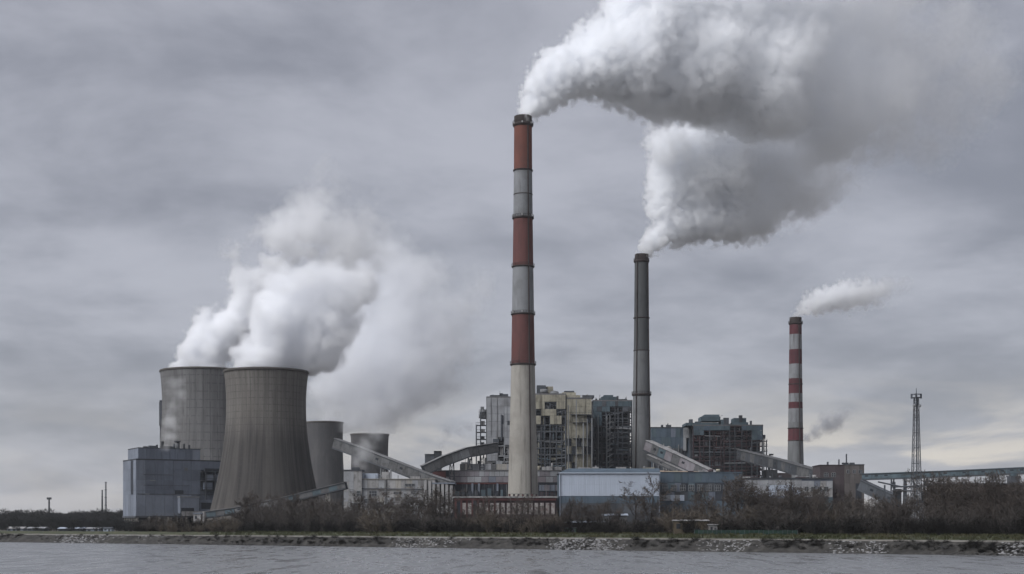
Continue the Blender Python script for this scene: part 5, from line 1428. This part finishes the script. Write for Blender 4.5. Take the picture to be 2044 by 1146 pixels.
    for ax, i in (('X', 0), ('Y', 1), ('Z', 2)):
        vc.inputs['Resolution ' + ax].default_value = max(8, int((hi[i] - lo[i]) / voxel))
    sm = N.new('GeometryNodeSetMaterial'); L.new(vc.outputs[0], sm.inputs[0]); sm.inputs['Material'].default_value = mat
    og = N.new('NodeGroupOutput'); L.new(sm.outputs[0], og.inputs[0])
    md = o.modifiers.new('density', 'NODES'); md.node_group = ng
    return o

def px_puffs(lst, D0, x0, slope, seed, jitter=0.35):
    rnd = random.Random(seed); out = []
    for (x, y, r) in lst:
        D = D0 + (x - x0) * slope
        rr = r * D / F
        D += rnd.uniform(-1, 1) * rr * jitter
        out.append((P(x, y, D), rr))
    return out

def build_plumes():
    white = volume_material('stack_smoke', (0.992, 0.995, 1.0), 1.0, 0.35)
    steam = volume_material('tower_steam', (0.993, 0.995, 1.0), 0.65, 0.3)
    old = volume_material('drifting_steam', (0.97, 0.976, 0.99), 0.10)
    grey = volume_material('grey_smoke', (0.62, 0.63, 0.66), 0.25)
    a = [(1046, 229, 16), (1056, 217, 24), (1066, 204, 31), (1080, 187, 38), (1094, 167, 42), (1114, 152, 50), (1144, 140, 58),
         (1180, 130, 66), (1215, 122, 74), (1255, 122, 84), (1295, 130, 92), (1345, 130, 100), (1285, 195, 45), (1325, 205, 45),
         (1405, 125, 112), (1470, 130, 118), (1540, 150, 122), (1620, 150, 120), (1700, 160, 105), (1770, 190, 88), (1790, 262, 52),
         (1835, 250, 50), (1880, 200, 62), (1940, 170, 60), (1300, 40, 85), (1400, 10, 100), (1500, -10, 110), (1610, 0, 110), (1720, 30, 100),
         (1820, 90, 80), (1172, 78, 30), (1200, 62, 34), (1245, 45, 52), (1350, -60, 80), (1480, -90, 90), (1640, -90, 100), (1790, -40, 90), (1720, 250, 70), (1660, 235, 88), (1775, 280, 55), (1850, 275, 58), (1910, 240, 70), (1965, 150, 66), (1895, 70, 80)]
    m = P(1044, 240, 700)
    make_plume('smoke_plume', 'large white and grey smoke plume streaming right from the tall red and white chimney', 'smoke plume',
               m, px_puffs(a, 700, 1044, 0.12, 1), 0.95, white, 'chimney smoke plumes', soft=(1.0, 18), peak=(1.0, 0.040), reach=255, bump=(7.0, 13.0), cell=(5.0, 24.0), blend=0.22, grow=(0.5, 9.0), seed=1)
    b = [(1283, 503, 12), (1290, 495, 18), (1299, 486, 25), (1311, 476, 30), (1328, 466, 32), (1352, 455, 38), (1382, 446, 42),
         (1420, 440, 48), (1462, 428, 54), (1505, 415, 54), (1545, 395, 50), (1585, 385, 44), (1620, 350, 42), (1655, 335, 40),
         (1325, 420, 34), (1340, 375, 46), (1350, 335, 52), (1400, 350, 70), (1465, 345, 80), (1535, 325, 80), (1600, 290, 66),
         (1335, 290, 48), (1420, 280, 70), (1500, 260, 70), (1690, 310, 48), (1600, 385, 52), (1655, 345, 55)]
    m = P(1281, 513, 800)
    make_plume('smoke_plume', 'grey smoke plume rising from the plain grey chimney in the middle', 'smoke plume',
               m, px_puffs(b, 800, 1281, 0.10, 2), 0.8, white, 'chimney smoke plumes', soft=(1.0, 15), peak=(1.0, 0.045), reach=160, bump=(6.5, 11.0), cell=(4.5, 22.0), grow=(0.5, 8.0), blend=0.18, seed=2)
    c = [(1590, 629, 10), (1597, 621, 14), (1608, 613, 19), (1625, 606, 24), (1645, 602, 28), (1670, 596, 31), (1698, 589, 33), (1728, 583, 32), (1760, 577, 28), (1795, 570, 22)]
    m = P(1588, 638, 1000)
    make_plume('smoke_plume', 'small pale smoke plume leaving the short chimney with many red bands', 'smoke plume',
               m, px_puffs(c, 1000, 1588, 0.1, 3), 0.9, white, 'chimney smoke plumes', soft=(1.2, 9), peak=(0.9, 0.06), reach=100, bump=(6, 10.0), cell=(5, 12), warp=(1.5, 5), seed=3, wisp=0.2)
    d = [(480, 742, 30), (530, 742, 36), (580, 742, 33), (500, 718, 42), (545, 705, 55), (600, 705, 50), (640, 700, 42), (560, 650, 72), (625, 645, 72),
         (672, 655, 50), (590, 600, 62), (650, 590, 66), (690, 580, 50), (715, 560, 34), (620, 565, 40), (670, 560, 40)]
    m = P(532, 742, 740)
    make_plume('steam_plume', 'white steam billowing from the large brown cooling tower in front', 'steam plume',
               m, px_puffs(d, 740, 532, 0.05, 4, 0.2), 0.9, steam, 'cooling tower steam', soft=(1.5, 7), peak=(0.9, 0.3), reach=75, bump=(5.0, 12.0), blend=0.25, cell=(9, 24), seed=4)
    e = [(360, 742, 30), (410, 742, 36), (375, 715, 34), (420, 700, 48), (395, 678, 34), (412, 645, 30), (450, 660, 48), (480, 635, 46),
         (500, 590, 48), (482, 548, 40), (520, 555, 48), (473, 500, 27), (495, 490, 24), (545, 520, 46),
         (575, 475, 58), (630, 450, 72), (690, 480, 70), (640, 395, 52), (652, 362, 38), (705, 420, 55), (740, 500, 52), (690, 380, 40), (760, 460, 40)]
    m = P(412, 742, 930)
    make_plume('steam_plume', 'white steam column rising from the pale cooling tower at left', 'steam plume',
               m, px_puffs(e, 930, 412, 0.05, 5, 0.2), 0.95, steam, 'cooling tower steam', soft=(1.5, 15), peak=(0.9, 0.07), reach=150, bump=(7.0, 16.0), blend=0.2, cell=(9, 24), seed=5)
    f = [(650, 842, 22), (690, 825, 42), (740, 800, 60), (790, 760, 70), (840, 715, 66), (885, 660, 56), (925, 610, 42), (960, 575, 26),
         (750, 715, 85), (790, 650, 80), (830, 590, 70), (740, 862, 26), (780, 840, 34), (820, 800, 44), (700, 760, 60), (870, 740, 50), (910, 690, 44), (860, 800, 30), (700, 690, 70), (770, 560, 60), (660, 780, 40), (720, 610, 62), (760, 520, 56), (700, 530, 46)]
    m = P(690, 860, 1150)
    make_plume('steam_plume', 'thin grey steam drifting up to the right from the two small cooling towers', 'steam plume',
               m, px_puffs([(x, y, r * 1.15) for x, y, r in f], 1150, 690, 0.05, 6, 0.2), 1.8, old, 'cooling tower steam', soft=(9, 20), peak=(1.0, 0.5), reach=190, bump=(6.0, 14.0), cell=(12, 30), seed=6, wisp=0.3, grow=(2.0, 10.0))
    g = [(330, 890, 12), (338, 868, 15), (345, 840, 16), (350, 812, 15), (352, 785, 14), (350, 760, 12)]
    make_plume('steam_wisp', 'thin steam wisp rising in front of the pale cooling tower', 'steam', P(330, 897, 700),
               px_puffs(g, 700, 330, 0, 7), 0.8, grey_white(), soft=(4, 7), peak=(1, 0.5), reach=40, bump=(3, 4), cell=(5, 9), warp=(3, 5), seed=7, wisp=0.55)
    h = [(700, 940, 10), (712, 925, 15), (722, 905, 18), (735, 885, 18), (748, 868, 14), (760, 850, 12)]
    make_plume('steam_wisp', 'pale steam wisp rising behind the sloping conveyor beside white concrete building', 'steam', P(700, 945, 690),
               px_puffs(h, 700, 700, 0, 8), 0.8, grey_white(), soft=(4, 7), peak=(1, 0.5), reach=30, bump=(3, 4), cell=(5, 9), warp=(3, 5), seed=8, wisp=0.5)
    i = [(1612, 872, 13), (1632, 860, 17), (1655, 848, 18), (1675, 838, 15), (1692, 828, 11), (1640, 838, 11)]
    make_plume('smoke_wisp', 'dark grey smoke scrap drifting beside the chimney with many red bands', 'smoke', P(1610, 880, 1150),
               px_puffs(i, 1150, 1620, 0, 9), 1.0, grey, soft=(4, 7), peak=(1, 0.6), reach=45, bump=(3, 5), cell=(5, 12), warp=(3, 6), seed=9, wisp=0.5)
    j = [(880, 892, 8), (885, 878, 10), (892, 864, 11), (915, 862, 10), (930, 850, 10)]
    make_plume('smoke_wisp', 'dark grey smoke rising behind the conveyor junction left of the grey boiler house', 'smoke', P(878, 900, 950),
               px_puffs(j, 950, 880, 0, 10), 1.0, grey, soft=(4, 7), peak=(0.9, 0.4), reach=32, bump=(3, 5), cell=(5, 12), warp=(3, 6), seed=10, wisp=0.5)

_gw = []
def grey_white():
    if not _gw: _gw.append(volume_material('steam_wisp', (0.985, 0.987, 0.99), 0.17))
    return _gw[0]
build_plumes()
